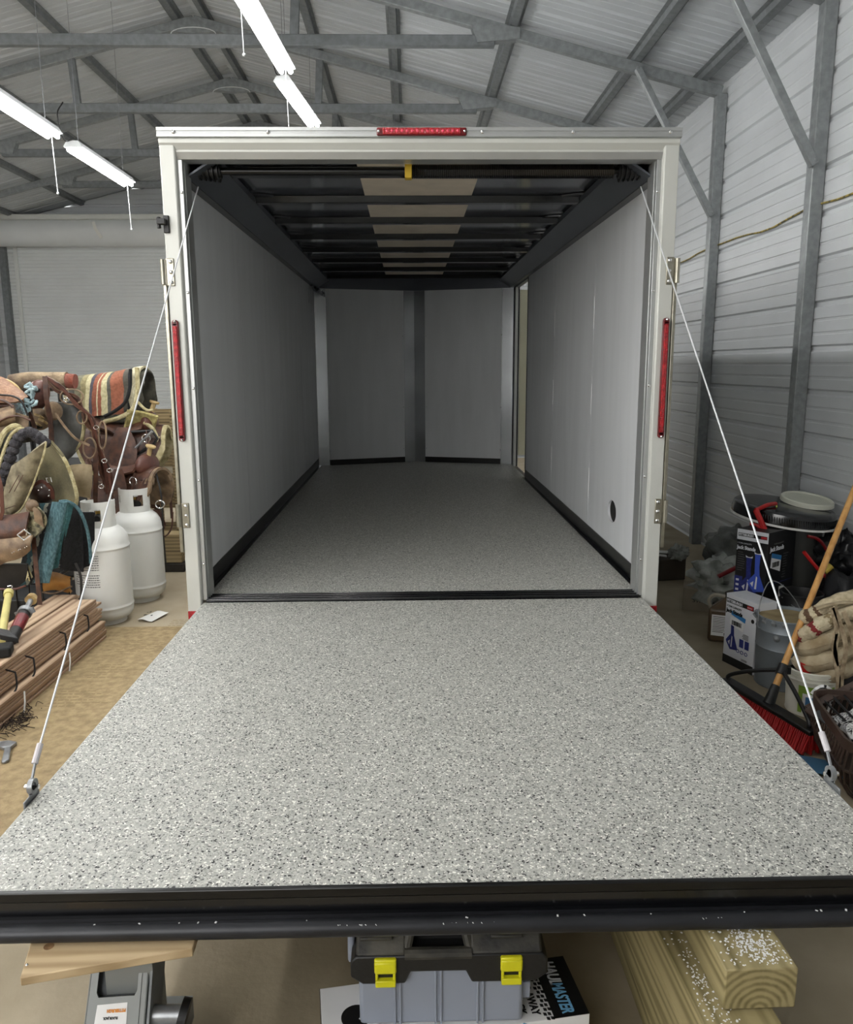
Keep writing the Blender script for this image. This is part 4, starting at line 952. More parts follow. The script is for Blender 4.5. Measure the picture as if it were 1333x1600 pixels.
# A: striped blanket draped over the top rear saddle
stA = [(0, 'b9b092'), (.05, '4b4a44'), (.13, '6f6c58'), (.22, '8d8462'), (.30, 'c0b792'), (.36, '4d4a55'), (.41, '8f543f'), (.475, 'c8bf9e'), (.49, '8f543f'), (.53, 'c0b792'), (.60, '57564f'), (.64, '935a44'), (.80, '55534c'), (.86, '1f2124'), (.89, 'cfc8ac'), (.93, 'd0caae'), (.97, 'bcb596')]
stripeA = stripe_mat('striped_blanket', stA, 0, 1.0001, wob=.02)
c = T('saddle_blanket', 'striped cream, rust and grey woven saddle blanket draped on top of the pile', 'blanket', (-2.2, 2.4, 1.5))
mb = MB(); drape(mb, at(112, 592, 2.42), at(226, 573, 2.40), .13, .28, .20, .014, .18, .30, 30, 34, wav=.25); OB('woven_face', mb, stripeA, c, ang=70)
mb = MB(); drape(mb, at(114, 598, 2.42), at(232, 579, 2.40), .115, .275, .24, .012, .20, .34, 24, 30, wav=.25); OB('felt_back', mb, felt, c, ang=70)
mb = MB(); f_ = drape(MB(), at(112, 592, 2.42), at(226, 573, 2.40), .137, .285, .20, .014, .18, .30, 30, 34, wav=.25)
mb.tube([f_(.86, .5+q*.48) for q in [i/14 for i in range(15)]]+[f_(.80-.1*i, .985) for i in range(7)], .008, 6); OB('black_binding', mb, blkcloth, c)
mb = MB(); mb.tube(curve([at(204, 577, 2.24), at(203, 605, 2.22), at(196, 628, 2.20), at(180, 642, 2.19), at(163, 651, 2.19)], 28), .013, 8); OB('black_binding', mb, blkcloth, [o for o in bpy.data.objects if o.name == 'saddle_blanket'][0])
mb = MB(); mb.tube(curve([at(214, 575, 2.26), at(215, 610, 2.22), at(208, 638, 2.20), at(188, 652, 2.19), at(163, 659, 2.19)], 28), .016, 8); OB('cream_binding', mb, fleece, [o for o in bpy.data.objects if o.name == 'saddle_blanket'][0])
# B: saddle under the striped blanket
saddle('brown saddle with cream fleece skirt and bent black stirrup below the striped blanket', (-2.10, 2.30, 1.13), rad(5), leath, leath, fleece, leathr, .95, cantle=False)
c = T('riding_stirrup', 'black angular stirrup hanging at the right end of the pile near trailer post', 'stirrup', at(238, 690, 2.2))
mb = MB(); mb.tube([at(205, 675, 2.15), at(238, 673, 2.15), at(246, 685, 2.15), at(240, 694, 2.15), at(212, 712, 2.15)], .011, 8); OB('frame', mb, blk, c)
mb = MB(); mb.tube([at(238, 674, 2.12), at(212, 700, 2.12)], .010, 8); OB('tread', mb, steel, c)
# fleece edged skirts at the right end
c = T('saddle_pad', 'olive-tan fleece saddle pad bulging at the right end of the pile', 'saddle pad', at(230, 680, 2.25))
mb = MB(); mb.sheet(lambda a, b: at(200+a*48-8*math.sin(b*3), 640+b*85+10*a*a*(1-b), 2.20+.12*math.sin(a*2.6)*math.sin(b*3)), 10, 12, .02); OB('pad', mb, mat('olive_fleece', 'b3a770', .95, 0, scale=30, col2='857a4a', bump=.8, bscale=120), c, ang=70)
mb = MB(); mb.tube(curve([at(212, 625, 2.2), at(228, 640, 2.2), at(240, 640, 2.2)], 10), .010, 6); OB('trim', mb, fleece, c)
mb = MB(); mb.tube(curve([at(225, 660, 2.2), at(240, 672, 2.2), at(249, 700, 2.2), at(243, 722, 2.2), at(228, 728, 2.2)], 20), .014, 8); OB('edge_roll', mb, fleece, c)
# brown saddle low at the right behind the tanks
saddle('reddish-brown saddle sitting low behind the white tanks', (-2.03, 2.12, .86), rad(-20), leath, leath, leath2, leathr, .85, cantle=True)
c = T('leather_halter', 'dark halter strap with metal snap hanging to the floor beside the trailer post', 'halter', at(248, 790, 2.0))
mb = MB(); mb.strap(curve([at(243, 735, 2.0), at(252, 775, 1.98), at(255, 830, 2.0), at(259, 880, 2.05)], 24), .02, .006, (1, 0, 0)); OB('strap', mb, blk, c)
mb = MB(); mb.tube(curve([at(270, 800, 2.0), at(268, 825, 2.0), at(258, 838, 2.0), at(252, 830, 2.0)], 12), .006, 6); OB('lead_rope', mb, leath, c)
mb = MB(); mb.tube([at(250+7*math.cos(t), 788+6*math.sin(t), 1.96) for t in [i/14*2*math.pi for i in range(14)]], .004, 6, closed=True); OB('snap', mb, chrome, c)
# C: bundle of bridle straps
c = T('bridle', 'tangled bundle of thin brown leather bridle straps hanging over the centre of the pile', 'bridle', at(120, 640, 1.75))
for i in range(28):
    o1, o2 = random.uniform(-7, 7), random.uniform(-6, 6); Yb = 1.70+random.uniform(-.05, .05)
    pts = [at(72+o1*.4, 588+abs(o1)*.6, Yb), at(95+o1, 607+o2, Yb-.04), at(118+o2, 628+o1, Yb-.05), at(140+o1, 655+o2*1.5, Yb-.03), at(152+o2, 690+o1, Yb), at(165+o1*1.2, 735+o2, Yb+.02), at(172+o2*1.5, 772+random.uniform(-14, 6), Yb+.02)]
    mb = MB(); mb.strap(curve(pts[:random.choice((5, 6, 7, 7))], 30), random.uniform(.009, .016), .004, (0, 1, .2)); OB('rein', mb, random.choice((leath, leath, leathr, leath2)), c, ang=50)
for (cu, cv, ru, rv) in ((112, 620, 18, 12), (140, 700, 10, 16), (128, 652, 8, 10), (160, 680, 6, 22)):
    mb = MB(); mb.tube([at(cu+ru*math.cos(t), cv+rv*math.sin(t), 1.62) for t in [i/20*2*math.pi for i in range(20)]], .0055, 6, closed=True); OB('cheek_loop', mb, leath2, c)
for (bu, bv) in ((104, 625), (163, 720), (150, 668), (171, 735), (158, 760)):
    mb = MB(); mb.tube([at(bu+4*math.cos(t), bv+3*math.sin(t), 1.60) for t in [i/10*2*math.pi for i in range(10)]], .0028, 6, closed=True); OB('buckle', mb, chrome, c)
# long straps hanging
for i, (lab, pts, Y_, wd, m_) in enumerate((
    ('wide brown strap hanging straight down the middle saddle', [(70, 588), (73, 625), (79, 660), (82, 720)], 1.55, .030, leath),
    ('brown strap slanting from the light blue rope down to the fleece arch', [(33, 622), (48, 650), (58, 678), (74, 700)], 1.40, .024, leath),
    ('brown strap hanging beside the dark box to the left tank collar', [(148, 700), (150, 740), (149, 780), (150, 800)], 1.62, .030, leath),
    ('dark brown strap hanging in front of the teal blanket to the lumber', [(44, 790), (51, 830), (57, 890), (64, 960)], 1.0, .026, leath),
    ('thin brown strap crossing the grey-lined skirt', [(86, 645), (100, 665), (118, 685), (140, 696)], 1.5, .014, leath2),
    ('thin black strap reaching from the teal blanket onto the lumber', [(118, 880), (126, 900), (127, 930), (124, 937)], 1.08, .014, blk))):
    mb = MB(); mb.strap(curve([at(u, v, Y_) for u, v in pts], 18), wd, .005, (0, 1, .1)); tag(recenter(OB('leather_strap', mb, m_, ang=50), at(*pts[1], Y_)), lab, 'strap')
# D: centre saddle with the grey lined skirt
c = T('saddle', 'brown round-swell saddle at the centre with a dark grey skirt edged in cream', 'saddle', at(70, 640, 1.75), 0, group='saddles on the rack')
mb = MB(); mb.sph(at(58, 618, 1.75), .1, 24, (.72, .8, 1.05), (0, .4, 0)); OB('swell', mb, mat('oxblood', '6f4a42', .4, 0, scale=20, col2='4a302a', bump=.15, bscale=40), c)
mb = MB(); mb.sheet(lambda a, b: at(84+a*52*math.sin(math.pi*(.12+.80*b))**.55-6*b, 628+b*88, 1.80-.10*math.sin(a*2.2)), 12, 16, .02); OB('skirt', mb, mat('slate_skirt', '5c5c5a', .5, 0, scale=10, col2='3c3c3a', bump=.15), c, ang=70)
mb = MB(); mb.tube(curve([at(126, 630, 1.70), at(131, 655, 1.69), at(128, 685, 1.70), at(114, 706, 1.71), at(94, 716, 1.73)], 28), .012, 8); OB('fleece_edge', mb, fleece, c)
mb = MB(); mb.lathe([(0, 0), (.055, 0), (.06, .006), (.045, .012), (.05, .018), (.02, .02), (0, .02)], at(84, 642, 1.66), 24, Matrix.Rotation(rad(90), 3, 'X')); OB('rosette', mb, leath2, c)
mb = MB(); mb.sph(at(60, 655, 1.7), .09, 16, (.9, .5, .8)); OB('fork', mb, leath2, c)
for q in ((62, 650), (68, 658), (58, 662)):
    mb = MB(); mb.strap([at(q[0]-8, q[1]-3, 1.62), at(q[0], q[1], 1.60), at(q[0]+6, q[1]+4, 1.63)], .014, .006, (0, 1, 0)); OB('saddle_string', mb, horn_m, c)
# pouch
mb = MB(); mb.sheet(lambda a, b: at(106+a*36, 728+b*44+6*a-8*(1-b)*a, 1.60-.07*math.sin(math.pi*a)*math.sin(math.pi*min(1, .15+b))), 12, 12, .012); tag(recenter(OB('suede_pouch', mb, mat('suede', 'a8977a', .9, 0, scale=12, col2='8a795c', bump=.3, bscale=50), ang=70), at(124, 750, 1.6)), 'tan suede stirrup hood hanging between the fleece skirt and the strap bundle', 'pouch')
# rolled blanket at the top left
c = T('rolled_blanket', 'rolled tan and grey blanket lying on top of the pile at its left', 'blanket', at(45, 592, 2.1))
mb = MB(); mb.tube(curve([at(18, 598, 1.98), at(45, 594, 1.98), at(75, 594, 1.98), at(105, 594, 1.98)], 16), .055, 14); OB('roll', mb, mat('wool_tan', 'a08d72', .95, 0, scale=9, col2='5c4d40', bump=.5, bscale=60), c, ang=70)
mb = MB(); mb.tube([at(92, 594, 1.98), at(118, 596, 1.98)], .050, 14); OB('rust_end', mb, mat('rust_wool', '85564a', .95, 0, scale=30, col2='7c3c2c', bump=.5), c)
# E: tan saddle seat at the far left edge
c = T('saddle', 'orange-tan saddle with rough cantle at the left edge of the photo', 'saddle', at(10, 640, 1.4), 0, group='saddles on the rack')
mb = MB(); mb.sheet(lambda a, b: at(-40+a*78, 628-36*math.sin(math.pi*(.25+.72*a))*(1-b)+b*2, 1.45-.12*math.sin(b*1.6)), 18, 6, .03); OB('cantle', mb, leatho, c, ang=70)
mb = MB(); mb.tube(curve([at(-40, 606, 1.44), at(-10, 593, 1.44), at(12, 595, 1.44), at(28, 606, 1.44), at(38, 624, 1.44)], 20), .009, 8); OB('cantle_binding', mb, horn_m, c)
mb = MB(); mb.sheet(lambda a, b: at(-50+a*74, 636+b*24+8*math.sin(a*3), 1.32-.12*math.sin(b*3.1)), 14, 10, .02); OB('seat', mb, leath2, c, ang=70)
mb = MB(); mb.tube(curve([at(-40, 627, 1.25), at(0, 625, 1.25), at(18, 634, 1.25), at(22, 644, 1.25)], 14), .008, 8); mb.sph(at(4, 634, 1.36), .06, 12, (1.2, .3, .3)); OB('hand_hole', mb, leath, c)
mb = MB(); mb.sheet(lambda a, b: at(-40+a*85, 652+b*(26+20*(1-a))-10*math.sin(a*3), 1.22+.06*a), 14, 8, .016); OB('skirt', mb, leath2, c, ang=70)
mb = MB(); mb.tube(curve([at(-20, 672, 1.18), at(5, 655, 1.18), at(28, 650, 1.18), at(48, 657, 1.18)], 16), .006, 6); OB('skirt_edge', mb, leath, c)
# light blue rope cloth
c = T('rope_halter', 'light blue and white knotted rope halter between the left saddles', 'halter', at(40, 625, 1.45))
for i in range(14):
    u0, v0 = random.uniform(22, 50), random.uniform(607, 640)
    pts = [at(u0, v0, 1.36), at(u0+random.uniform(-10, 10), v0+random.uniform(-8, 8), 1.33), at(u0+random.uniform(-12, 12), v0+random.uniform(-8, 10), 1.36), at(u0+random.uniform(-6, 14), v0+random.uniform(-12, 4), 1.38)]
    mb = MB(); mb.tube(curve(pts, 15), .0085, 7); OB('rope', mb, ltblue, c)
mb = MB(); mb.tube(curve([at(0, 617, 1.3), at(20, 619, 1.3), at(34, 628, 1.3), at(44, 650, 1.3)], 16), .006, 6); OB('cord', mb, blk, c)
# F: fleece roll arch pad + worn fender + cream-lined skirt
c = T('saddle_pad', 'charcoal puffy fleece-rolled saddle pad arching at the left edge', 'saddle pad', at(30, 700, 1.15))
arch = [at(-10, 790, 1.05), at(4, 752, 1.06), at(12, 728, 1.07), at(20, 704, 1.08), at(30, 684, 1.10), at(45, 675, 1.12), at(58, 682, 1.14), at(70, 692, 1.16)]
cp = curve(arch, 70)
for k in range(15):
    p = cp[int(k*(len(cp)-1)/14)]; mb = MB(); mb.sph(p, .034, 14, (1, 1.2, .9)); OB('fleece_tuft', mb, blfleece, c)
off = V((-.035, -.01, .02))
mb = MB(); mb.tube([p+off for p in cp[:-10]], .010, 7); OB('white_piping', mb, fleece, c)
mb = MB(); mb.sheet(lambda a, b: cp[int(a*(len(cp)-1))]+V((-.03-.13*b, .06*b, .02-.02*b)), 30, 6, .012); OB('pad_face', mb, felt, c, ang=70)
mb = MB(); mb.tube([p+V((-.075, -.0, .035)) for p in cp[:-14]], .016, 7); OB('cream_band', mb, fleece, c)
# saddle below the arched pad
c = T('saddle', 'dusty pale saddle hanging sideways, worn long fender and cream-lined curved skirt', 'saddle', at(60, 740, 1.15), 0, group='saddles on the rack')
# fender: long worn flap
FP = [((18, 728), (73, 690)), ((10, 750), (70, 705)), ((4, 775), (62, 730)), ((1, 795), (50, 762)), ((2, 803), (36, 792)), ((10, 805), (22, 803))]
def fend(a, b):
    i = min(int(a*5), 4); t = a*5-i
    (l0, r0), (l1, r1) = FP[i], FP[i+1]
    l = (l0[0]*(1-t)+l1[0]*t, l0[1]*(1-t)+l1[1]*t); r = (r0[0]*(1-t)+r1[0]*t, r0[1]*(1-t)+r1[1]*t)
    return at(l[0]*(1-b)+r[0]*b, l[1]*(1-b)+r[1]*b, 1.03-.05*math.sin(b*3.1)+.05*a)
mb = MB(); mb.sheet(fend, 20, 10, .010); OB('fender', mb, leath3, c, ang=70)
mb = MB(); mb.tube(curve([at(72, 690, 1.02), at(69, 707, 1.02), at(61, 732, 1.02), at(49, 764, 1.03), at(35, 793, 1.04), at(21, 804, 1.05), at(4, 804, 1.06)], 36), .0055, 7); OB('fender_edge', mb, fleece, c)
for q in ((30, 742, 14, 770), (36, 742, 22, 768), (24, 790, 6, 796)):
    mb = MB(); mb.tube([at(q[0], q[1], .975), at((q[0]+q[2])/2, (q[1]+q[3])/2, .975), at(q[2], q[3], .985)], .0022, 5); OB('crease', mb, leath, c)
SK = [((74, 690), (78, 690)), ((68, 712), (97, 712)), ((60, 740), (110, 738)), ((56, 765), (118, 765)), ((60, 785), (120, 783)), ((88, 782), (118, 790))]
def skf(a, b):
    i = min(int(a*5), 4); t = a*5-i
    (l0, r0), (l1, r1) = SK[i], SK[i+1]
    l = (l0[0]*(1-t)+l1[0]*t, l0[1]*(1-t)+l1[1]*t); r = (r0[0]*(1-t)+r1[0]*t, r0[1]*(1-t)+r1[1]*t)
    return at(l[0]*(1-b)+r[0]*b, l[1]*(1-b)+r[1]*b, 1.38-.16*b*b)
mb = MB(); mb.sheet(skf, 18, 10, .014); OB('skirt', mb, mat('skirt_lining', '8f8768', .9, 0, scale=5, col2='4a4636', bump=.5, bscale=90, lo=.25, hi=.6), c, ang=70)
mb = MB(); mb.tube(curve([at(74, 688, 1.30), at(88, 700, 1.26), at(103, 722, 1.22), at(114, 750, 1.20), at(120, 775, 1.20), at(118, 790, 1.21)], 36), .011, 8); OB('fleece_edge', mb, fleece, c)
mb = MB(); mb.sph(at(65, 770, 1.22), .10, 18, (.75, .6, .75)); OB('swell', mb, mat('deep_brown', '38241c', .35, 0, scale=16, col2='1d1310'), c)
mb = MB(); mb.strap(curve([at(50, 760, 1.12), at(66, 752, 1.10), at(80, 765, 1.12), at(83, 780, 1.14)], 14), .02, .006, (0, 1, 0)); OB('strap', mb, leathr, c)
for q in ((77, 766), (76, 775), (65, 762), (60, 766)):
    mb = MB(); mb.sph(at(q[0], q[1], 1.09), .005, 8); OB('stud', mb, chrome, c)
mb = MB(); mb.tube([at(76+u, 750+v, 1.08) for u, v in ((-4, -3), (3, -4), (5, 3), (-2, 4))], .003, 6, closed=True); OB('buckle', mb, chrome, c)
# G: teal blanket over black pad
c = T('saddle_blanket', 'teal and black southwest-pattern saddle blanket hanging low beside the front tank', 'blanket', at(90, 850, 1.15))
def tealf(a, b): # a across top, b down
    return at(60+a*55-b*(34-10*a), 786+b*(128-22*a)+6*math.sin(a*5)*b, 1.12-.05*math.sin(a*3)+.10*(1-a)*b)
tealst = stripe_mat('teal_pattern', [(0, '3a6a70'), (.12, '1c1f22'), (.22, '2b4f57'), (.34, '8a8c82'), (.42, '1c1f22'), (.55, '55636a'), (.70, '44484c'), (.80, '5b8a92')], 0, 1.0001, wob=.22)
mb = MB(); mb.sheet(tealf, 26, 26, .010); OB('patterned_side', mb, tealst, c, ang=70)
mb = MB(); mb.sheet(lambda a, b: at(84+a*20-b*28, 784+b*126, 1.06-.02*math.sin(a*3)), 8, 24, .012); OB('teal_border', mb, teal, c, ang=70)
mb = MB(); mb.sheet(lambda a, b: at(103+a*(26*b**.4+12)-b*10, 785+b*(105-5*a)+8*a, 1.10+.12*math.sin(a*1.6)), 14, 20, .012); OB('black_lining', mb, blkcloth, c, ang=70)
mb = MB(); mb.tube(curve([at(92, 784, 1.06), at(106, 784, 1.08), at(122, 795, 1.12), at(134, 820, 1.16), at(140, 850, 1.2), at(142, 880, 1.22)], 30), .010, 8); OB('teal_edge', mb, teal, c)
for k in range(3):
    mb = MB(); mb.prism([at(36+k*2, 902+k*3, 1.02-.01*k), at(43, 880+k*6, 1.02-.01*k), at(51-k*2, 902+k*3, 1.02-.01*k), at(47-k, 906+k, 1.02-.01*k), at(43, 892+k*5, 1.02-.01*k), at(39+k, 902+k*2, 1.02-.01*k)], (0, .003, 0)); OB('arrow_motif', mb, (fleece, blkcloth, fleece)[k], c)
mb = MB(); mb.sheet(lambda a, b: at(114+a*32, 800+b*90*(1-.1*a), 1.22+.08*a), 8, 12, .02); OB('black_flap', mb, blkcloth, c, ang=70)
# brown saddle skirt lower left
c = T('saddle', 'brown stitched saddle skirt with square metal ring at the lower left', 'saddle', at(30, 840, 1.0), 0, group='saddles on the rack')
mb = MB(); mb.sheet(lambda a, b: at(-30+a*78-10*b*a, 800+b*(66-22*a)+6*math.sin(a*3), 1.0-.05*math.sin(b*3)), 16, 10, .014); OB('upper_skirt', mb, leath, c, ang=70)
mb = MB(); mb.sheet(lambda a, b: at(-30+a*82-6*b, 838+b*(52-34*a*a)+3*math.sin(a*9)*b, .96-.03*math.sin(b*3)), 16, 8, .012); OB('lower_skirt', mb, leath2, c, ang=70)
mb = MB(); mb.sheet(lambda a, b: at(44+a*30*math.sin(.4+b*2.4), 788+b*52, 1.0-.02*a), 10, 10, .008); OB('floral_flap', mb, mat('tooled_leather', '9b9474', .6, 0, scale=40, col2='3e3a2c', bump=.6, bscale=60), c, ang=70)
mb = MB(); mb.sph(at(50, 790, .98), .035, 12); OB('knot', mb, leath2, c)
for i in range(5):
    mb = MB(); mb.strap(curve([at(48, 790, .96), at(54+i*2, 800, .95), at(55+i*3, 815+i*2, .96)], 8), .009, .003, (0, 1, 0)); OB('saddle_string', mb, leath2, c)
mb = MB(); mb.tube([at(38+9*math.cos(t)+1.5*math.cos(3*t), 836+7*math.sin(t)-1.2*math.sin(3*t), .90) for t in [i/24*2*math.pi for i in range(24)]], .005, 6, closed=True); OB('metal_ring', mb, chrome, c)
mb = MB(); mb.strap([at(-5, 735, .95), at(2, 760, .95), at(4, 800, .96), at(0, 815, .97)], .02, .005, (0, 1, 0)); OB('strap', mb, leathr, c)
for i in range(6):
    mb = MB(); mb.sph(at(22+i*5-(i%2)*8, 862-i*2+(i%2)*4, .92), .004, 6); OB('stud', mb, chrome, c)
c = T('saddle', 'dark saddle flap and bare wooden swell at the foot of the pile above the lumber', 'saddle', at(80, 910, 1.25), 0, group='saddles on the rack')
mb = MB(); mb.sheet(lambda a, b: at(-30+a*74, 880+b*40*math.sin(.35+a*2.2), 1.0+.03*b), 14, 8, .014); OB('dark_flap', mb, mat('dark_hide', '1f1c1c', .6, 0, scale=14, col2='0f0e0e'), c, ang=70)
mb = MB(); mb.tube(curve([at(-30, 912, .99), at(0, 920, .99), at(25, 920, .99), at(40, 915, .99)], 14), .007, 6); OB('flap_edge', mb, leathr, c)
mb = MB(); mb.sheet(lambda a, b: at(66+a*44, 925-b*(30-4*a)-3*math.sin(a*4), 1.24-.06*math.sin(b*3)*math.sin(a*3)), 12, 8, .03); OB('wooden_swell', mb, mat('worn_wood_hide', 'b98646', .5, 0, scale=10, col2='8f602c', bump=.1), c, ang=70)
mb = MB(); mb.tube(curve([at(66, 925, 1.2), at(85, 927, 1.2), at(108, 918, 1.2), at(112, 916, 1.2)], 12), .006, 6); OB('rim', mb, leath2, c)
# wire shelf under the pile and clutter below it
c = T('wire_shelf', 'dark wire shelf with clutter below the lowest saddle', 'shelf', (-2.42, 1.42, 0))
mb = MB(); mb.b2((-2.8, 1.25, .01), (-2.14, 1.7, .20)); OB('dark_crate', mb, blk, c, bevel=.01)
for k in range(9):
    mb = MB(); mb.cyl((-2.78+k*.08, 1.24, .0), (-2.78+k*.08, 1.24, .33), .004, n=6); OB('wire', mb, blackp, c)
mb = MB(); mb.b2((-2.82, 1.235, .32), (-2.12, 1.25, .335)); OB('top_bar', mb, blackp, c)

# ================================================================== RIGHT SIDE CLUTTER
def place_face(par, p0, xd, up, items, sx=1):
    pass
# white jack stand carton
def cart(name, label, mid, xd, w_, h_, d_, z0, m_, cat='box'):
    xd = V(xd).normalized(); n_ = xd.cross(V((0, 0, 1))).normalized()     # outward normal of the printed face
    ang = math.atan2(xd.y, xd.x)
    c = T(name, label, cat, V((mid[0], mid[1], z0))-n_*d_/2, ang)
    mb = MB(); mb.box((0, 0, h_/2), (w_, d_, h_)); OB('carton', mb, m_, c, local=True, bevel=.002)
    return c, -d_/2
def face_box(c, y0, x0, x1, z0, z1, m_, name='print', th=.0006):
    mb = MB(); mb.b2((x0, y0-th, z0), (x1, y0+.0002, z1)); return OB(name, mb, m_, c, local=True, smooth=False)
def side_box(c, x0_, y0, y1, z0, z1, m_, name='print', th=.0006):
    mb = MB(); mb.b2((x0_-.0002, y0, z0), (x0_+th, y1, z1)); return OB(name, mb, m_, c, local=True, smooth=False)
X1, Z1 = (1, 0, 0), (0, 0, 1)
bluep = mat('blue_print', '26307c', .45, 0, var=.3, scale=60)
blue2 = mat('sticker_blue', '2f78b4', .5)
redi = mat('red_print', 'b0262b', .5)
cardw = mat('jack_card', 'd3d5da', .5, 0, var=.04, scale=10)
cardk = mat('black_card', '17181a', .4, 0, var=.2, scale=10)
def stand_print(c, y0, cx_, z0, h_, m_, white_=True):
    # picture of a jack stand: splayed base, column and notched saddle
    P_ = lambda q, th: [(cx_+x*h_, y0-th, z0+z*h_) for x, z in q]
    mb = MB(); mb.prism(P_([(-.085, .085), (-.075, .065), (-.02, .0), (.085, .02), (.085, .035), (.03, .16), (.022, .24), (.026, .33), (.030, .35), (-.028, .35), (-.024, .33), (-.020, .24), (-.018, .17)], .0009), (0, .0006, 0)); OB('stand_picture', mb, m_, c, local=True, smooth=False)
    for q in ([(-.012, .03), (.006, .03), (.010, .14), (-.002, .15)], [(-.055, .075), (-.03, .045), (-.024, .10)], [(-.030, .35), (.032, .35), (.036, .37), (.012, .358), (-.012, .358), (-.034, .37)]):
        mb = MB(); mb.prism(P_(q, .0013), (0, .0003, 0)); OB('stand_highlight', mb, cardw, c, local=True, smooth=False)
def barcode(c, y0, x0, x1, z0, z1, n_=14, side=None):
    mb = MB()
    for i in range(n_):
        a = x0+(x1-x0)*i/n_; 
        if side is None: mb.b2((a, y0-.0014, z0), (a+(x1-x0)/n_*random.uniform(.25, .8), y0-.0009, z1))
        else: mb.b2((side+.0009, a, z0), (side+.0014, a+(x1-x0)/n_*random.uniform(.25, .8), z1))
    OB('barcode', mb, ink, c, local=True, smooth=False)
c, y0 = cart('jack_stand_carton', 'white jack stand carton standing on the floor in front of the steel bucket', (1.672, .497), (.319, -.948, 0), .225, .385, .13, 0, cardw)
face_box(c, y0, -.1125, .1125, 0, .045, cardk, 'black_band'); 
face_box(c, y0, -.108, .092, .338, .362, ink, 'brand_bar'); face_box(c, y0-.0004, .045, .088, .341, .359, redi, 'brand_bar')
text('lettering', 'PITTSBURGH', .020, (-.104, y0-.0012, .343), X1, Z1, cardw, c, local=True, sx=1.0, bold=.0008)
text('lettering', 'AUTOMOTIVE', .009, (.048, y0-.0014, .346), X1, Z1, cardw, c, local=True, sx=.6)
text('lettering', '3 TON CAPACITY', .014, (-.104, y0-.001, .315), X1, Z1, ink, c, local=True, sx=1.0, bold=.0004)
text('lettering', 'Jack Stands', .028, (-.104, y0-.001, .286), X1, Z1, ink, c, local=True, sx=.95, bold=.0014)
mb = MB(); mb.prism([(-.068, y0-.0010, .292), (-.075, y0-.0010, .225), (.028, y0-.0010, .205), (.040, y0-.0010, .272)], (0, .0004, 0)); st_ = OB('price_sticker', mb, white, c, local=True, smooth=False)
mb = MB(); mb.prism([(-.068, y0-.0016, .300), (-.066, y0-.0016, .278), (.038, y0-.0016, .258), (.042, y0-.0016, .282)], (0, .0004, 0)); OB('sticker_band', mb, blue2, c, local=True, smooth=False)
barcode(c, y0-.0008, -.058, .015, .225, .25)
stand_print(c, y0, -.052, .085, .52, bluep)
for (a, b) in ((.005, .12), (.045, .12)): face_box(c, y0, a, a+.030, b, b+.045, bluep, 'small_picture')
for k in range(3): 
    mb = MB(); mb.tube([(-.002+k*.03+.011*math.cos(t), y0-.001, .095+.009*math.sin(t)) for t in [i/6*2*math.pi for i in range(6)]], .0022, 4, closed=True); OB('badge', mb, bluep, c, local=True)
for k in range(9): face_box(c, y0, .03-.004*(k % 3), .068, .195-k*.006 if k < 5 else .075-k*.003, .1975-k*.006 if k < 5 else .0765-k*.003, ink2, 'small_print')
mb = MB(); mb.cyl((.09, y0-.001, .285), (.09, y0+.0001, .285), .011, n=20); OB('round_mark', mb, ink, c, local=True)
# black jack stand carton
c, y0 = cart('jack_stand_carton', 'black jack stand carton with blue stands pictured, stacked behind the white one', (1.843, .80), (.60, -.80, 0), .185, .385, .30, .295, cardk)
face_box(c, y0, -.0925, .0925, .325, .385, cardw, 'white_band')
face_box(c, y0-.0004, -.086, .085, .345, .364, ink, 'brand_bar'); face_box(c, y0-.0008, .05, .083, .348, .361, redi, 'brand_bar')
text('lettering', 'PITTSBURGH', .017, (-.083, y0-.0016, .349), X1, Z1, cardw, c, local=True, sx=.9, bold=.0006)
text('lettering', '3 TON CAPACITY', .011, (-.088, y0-.001, .302), X1, Z1, cardw, c, local=True, sx=1.0)
text('lettering', 'Jack Stands', .028, (-.088, y0-.001, .272), X1, Z1, cardw, c, local=True, sx=.88, bold=.0012)
for k in range(9): face_box(c, y0, -.082, -.045+random.uniform(-.008, .01), .252-k*.013, .255-k*.013, ink2, 'small_print')
face_box(c, y0, -.0925, -.045, 0, .115, bluep, 'blue_corner')
for k in range(3): face_box(c, y0-.0004, -.083, -.065, .030+k*.028, .042+k*.028, cardw, 'badge')
stand_print(c, y0, -.012, .012, .62, bluep); stand_print(c, y0-.0006, .038, .04, .62, mat('blue_print_light', '3a55b8', .4))
sx0 = .0925

def stext(s_, size, y_, z, m_, **k): text('lettering', s_, size, (sx0+.0008, y_, z), (0, 1, 0), Z1, m_, c, local=True, **k)
stext('3 TON CAPACITY', .013, -.09, .312, ink2)
stext('Jack Stands', .034, -.125, .278, cardw, sx=.95, bold=.0014)
mb = MB(); mb.prism([(sx0+.0006, -.105, .262), (sx0+.0006, -.112, .185), (sx0+.0006, -.005, .150), (sx0+.0006, .0, .232)], (.0005, 0, 0)); OB('price_sticker', mb, white, c, local=True, smooth=False)
mb = MB(); mb.prism([(sx0+.0012, -.105, .268), (sx0+.0012, -.107, .242), (sx0+.0012, .0, .214), (sx0+.0012, .002, .240)], (.0004, 0, 0)); OB('sticker_band', mb, blue2, c, local=True, smooth=False)
barcode(c, 0, -.092, -.018, .183, .212, 14, side=sx0+.0006)
for k in range(10): side_box(c, sx0, .02, .02+random.uniform(.03, .06), .245-k*.015, .248-k*.015, ink2, 'small_print')
side_box(c, sx0, -.15, .15, .085, .088, bluep, 'blue_line'); side_box(c, sx0, .0, .055, .0, .06, whited, 'shipping_label')
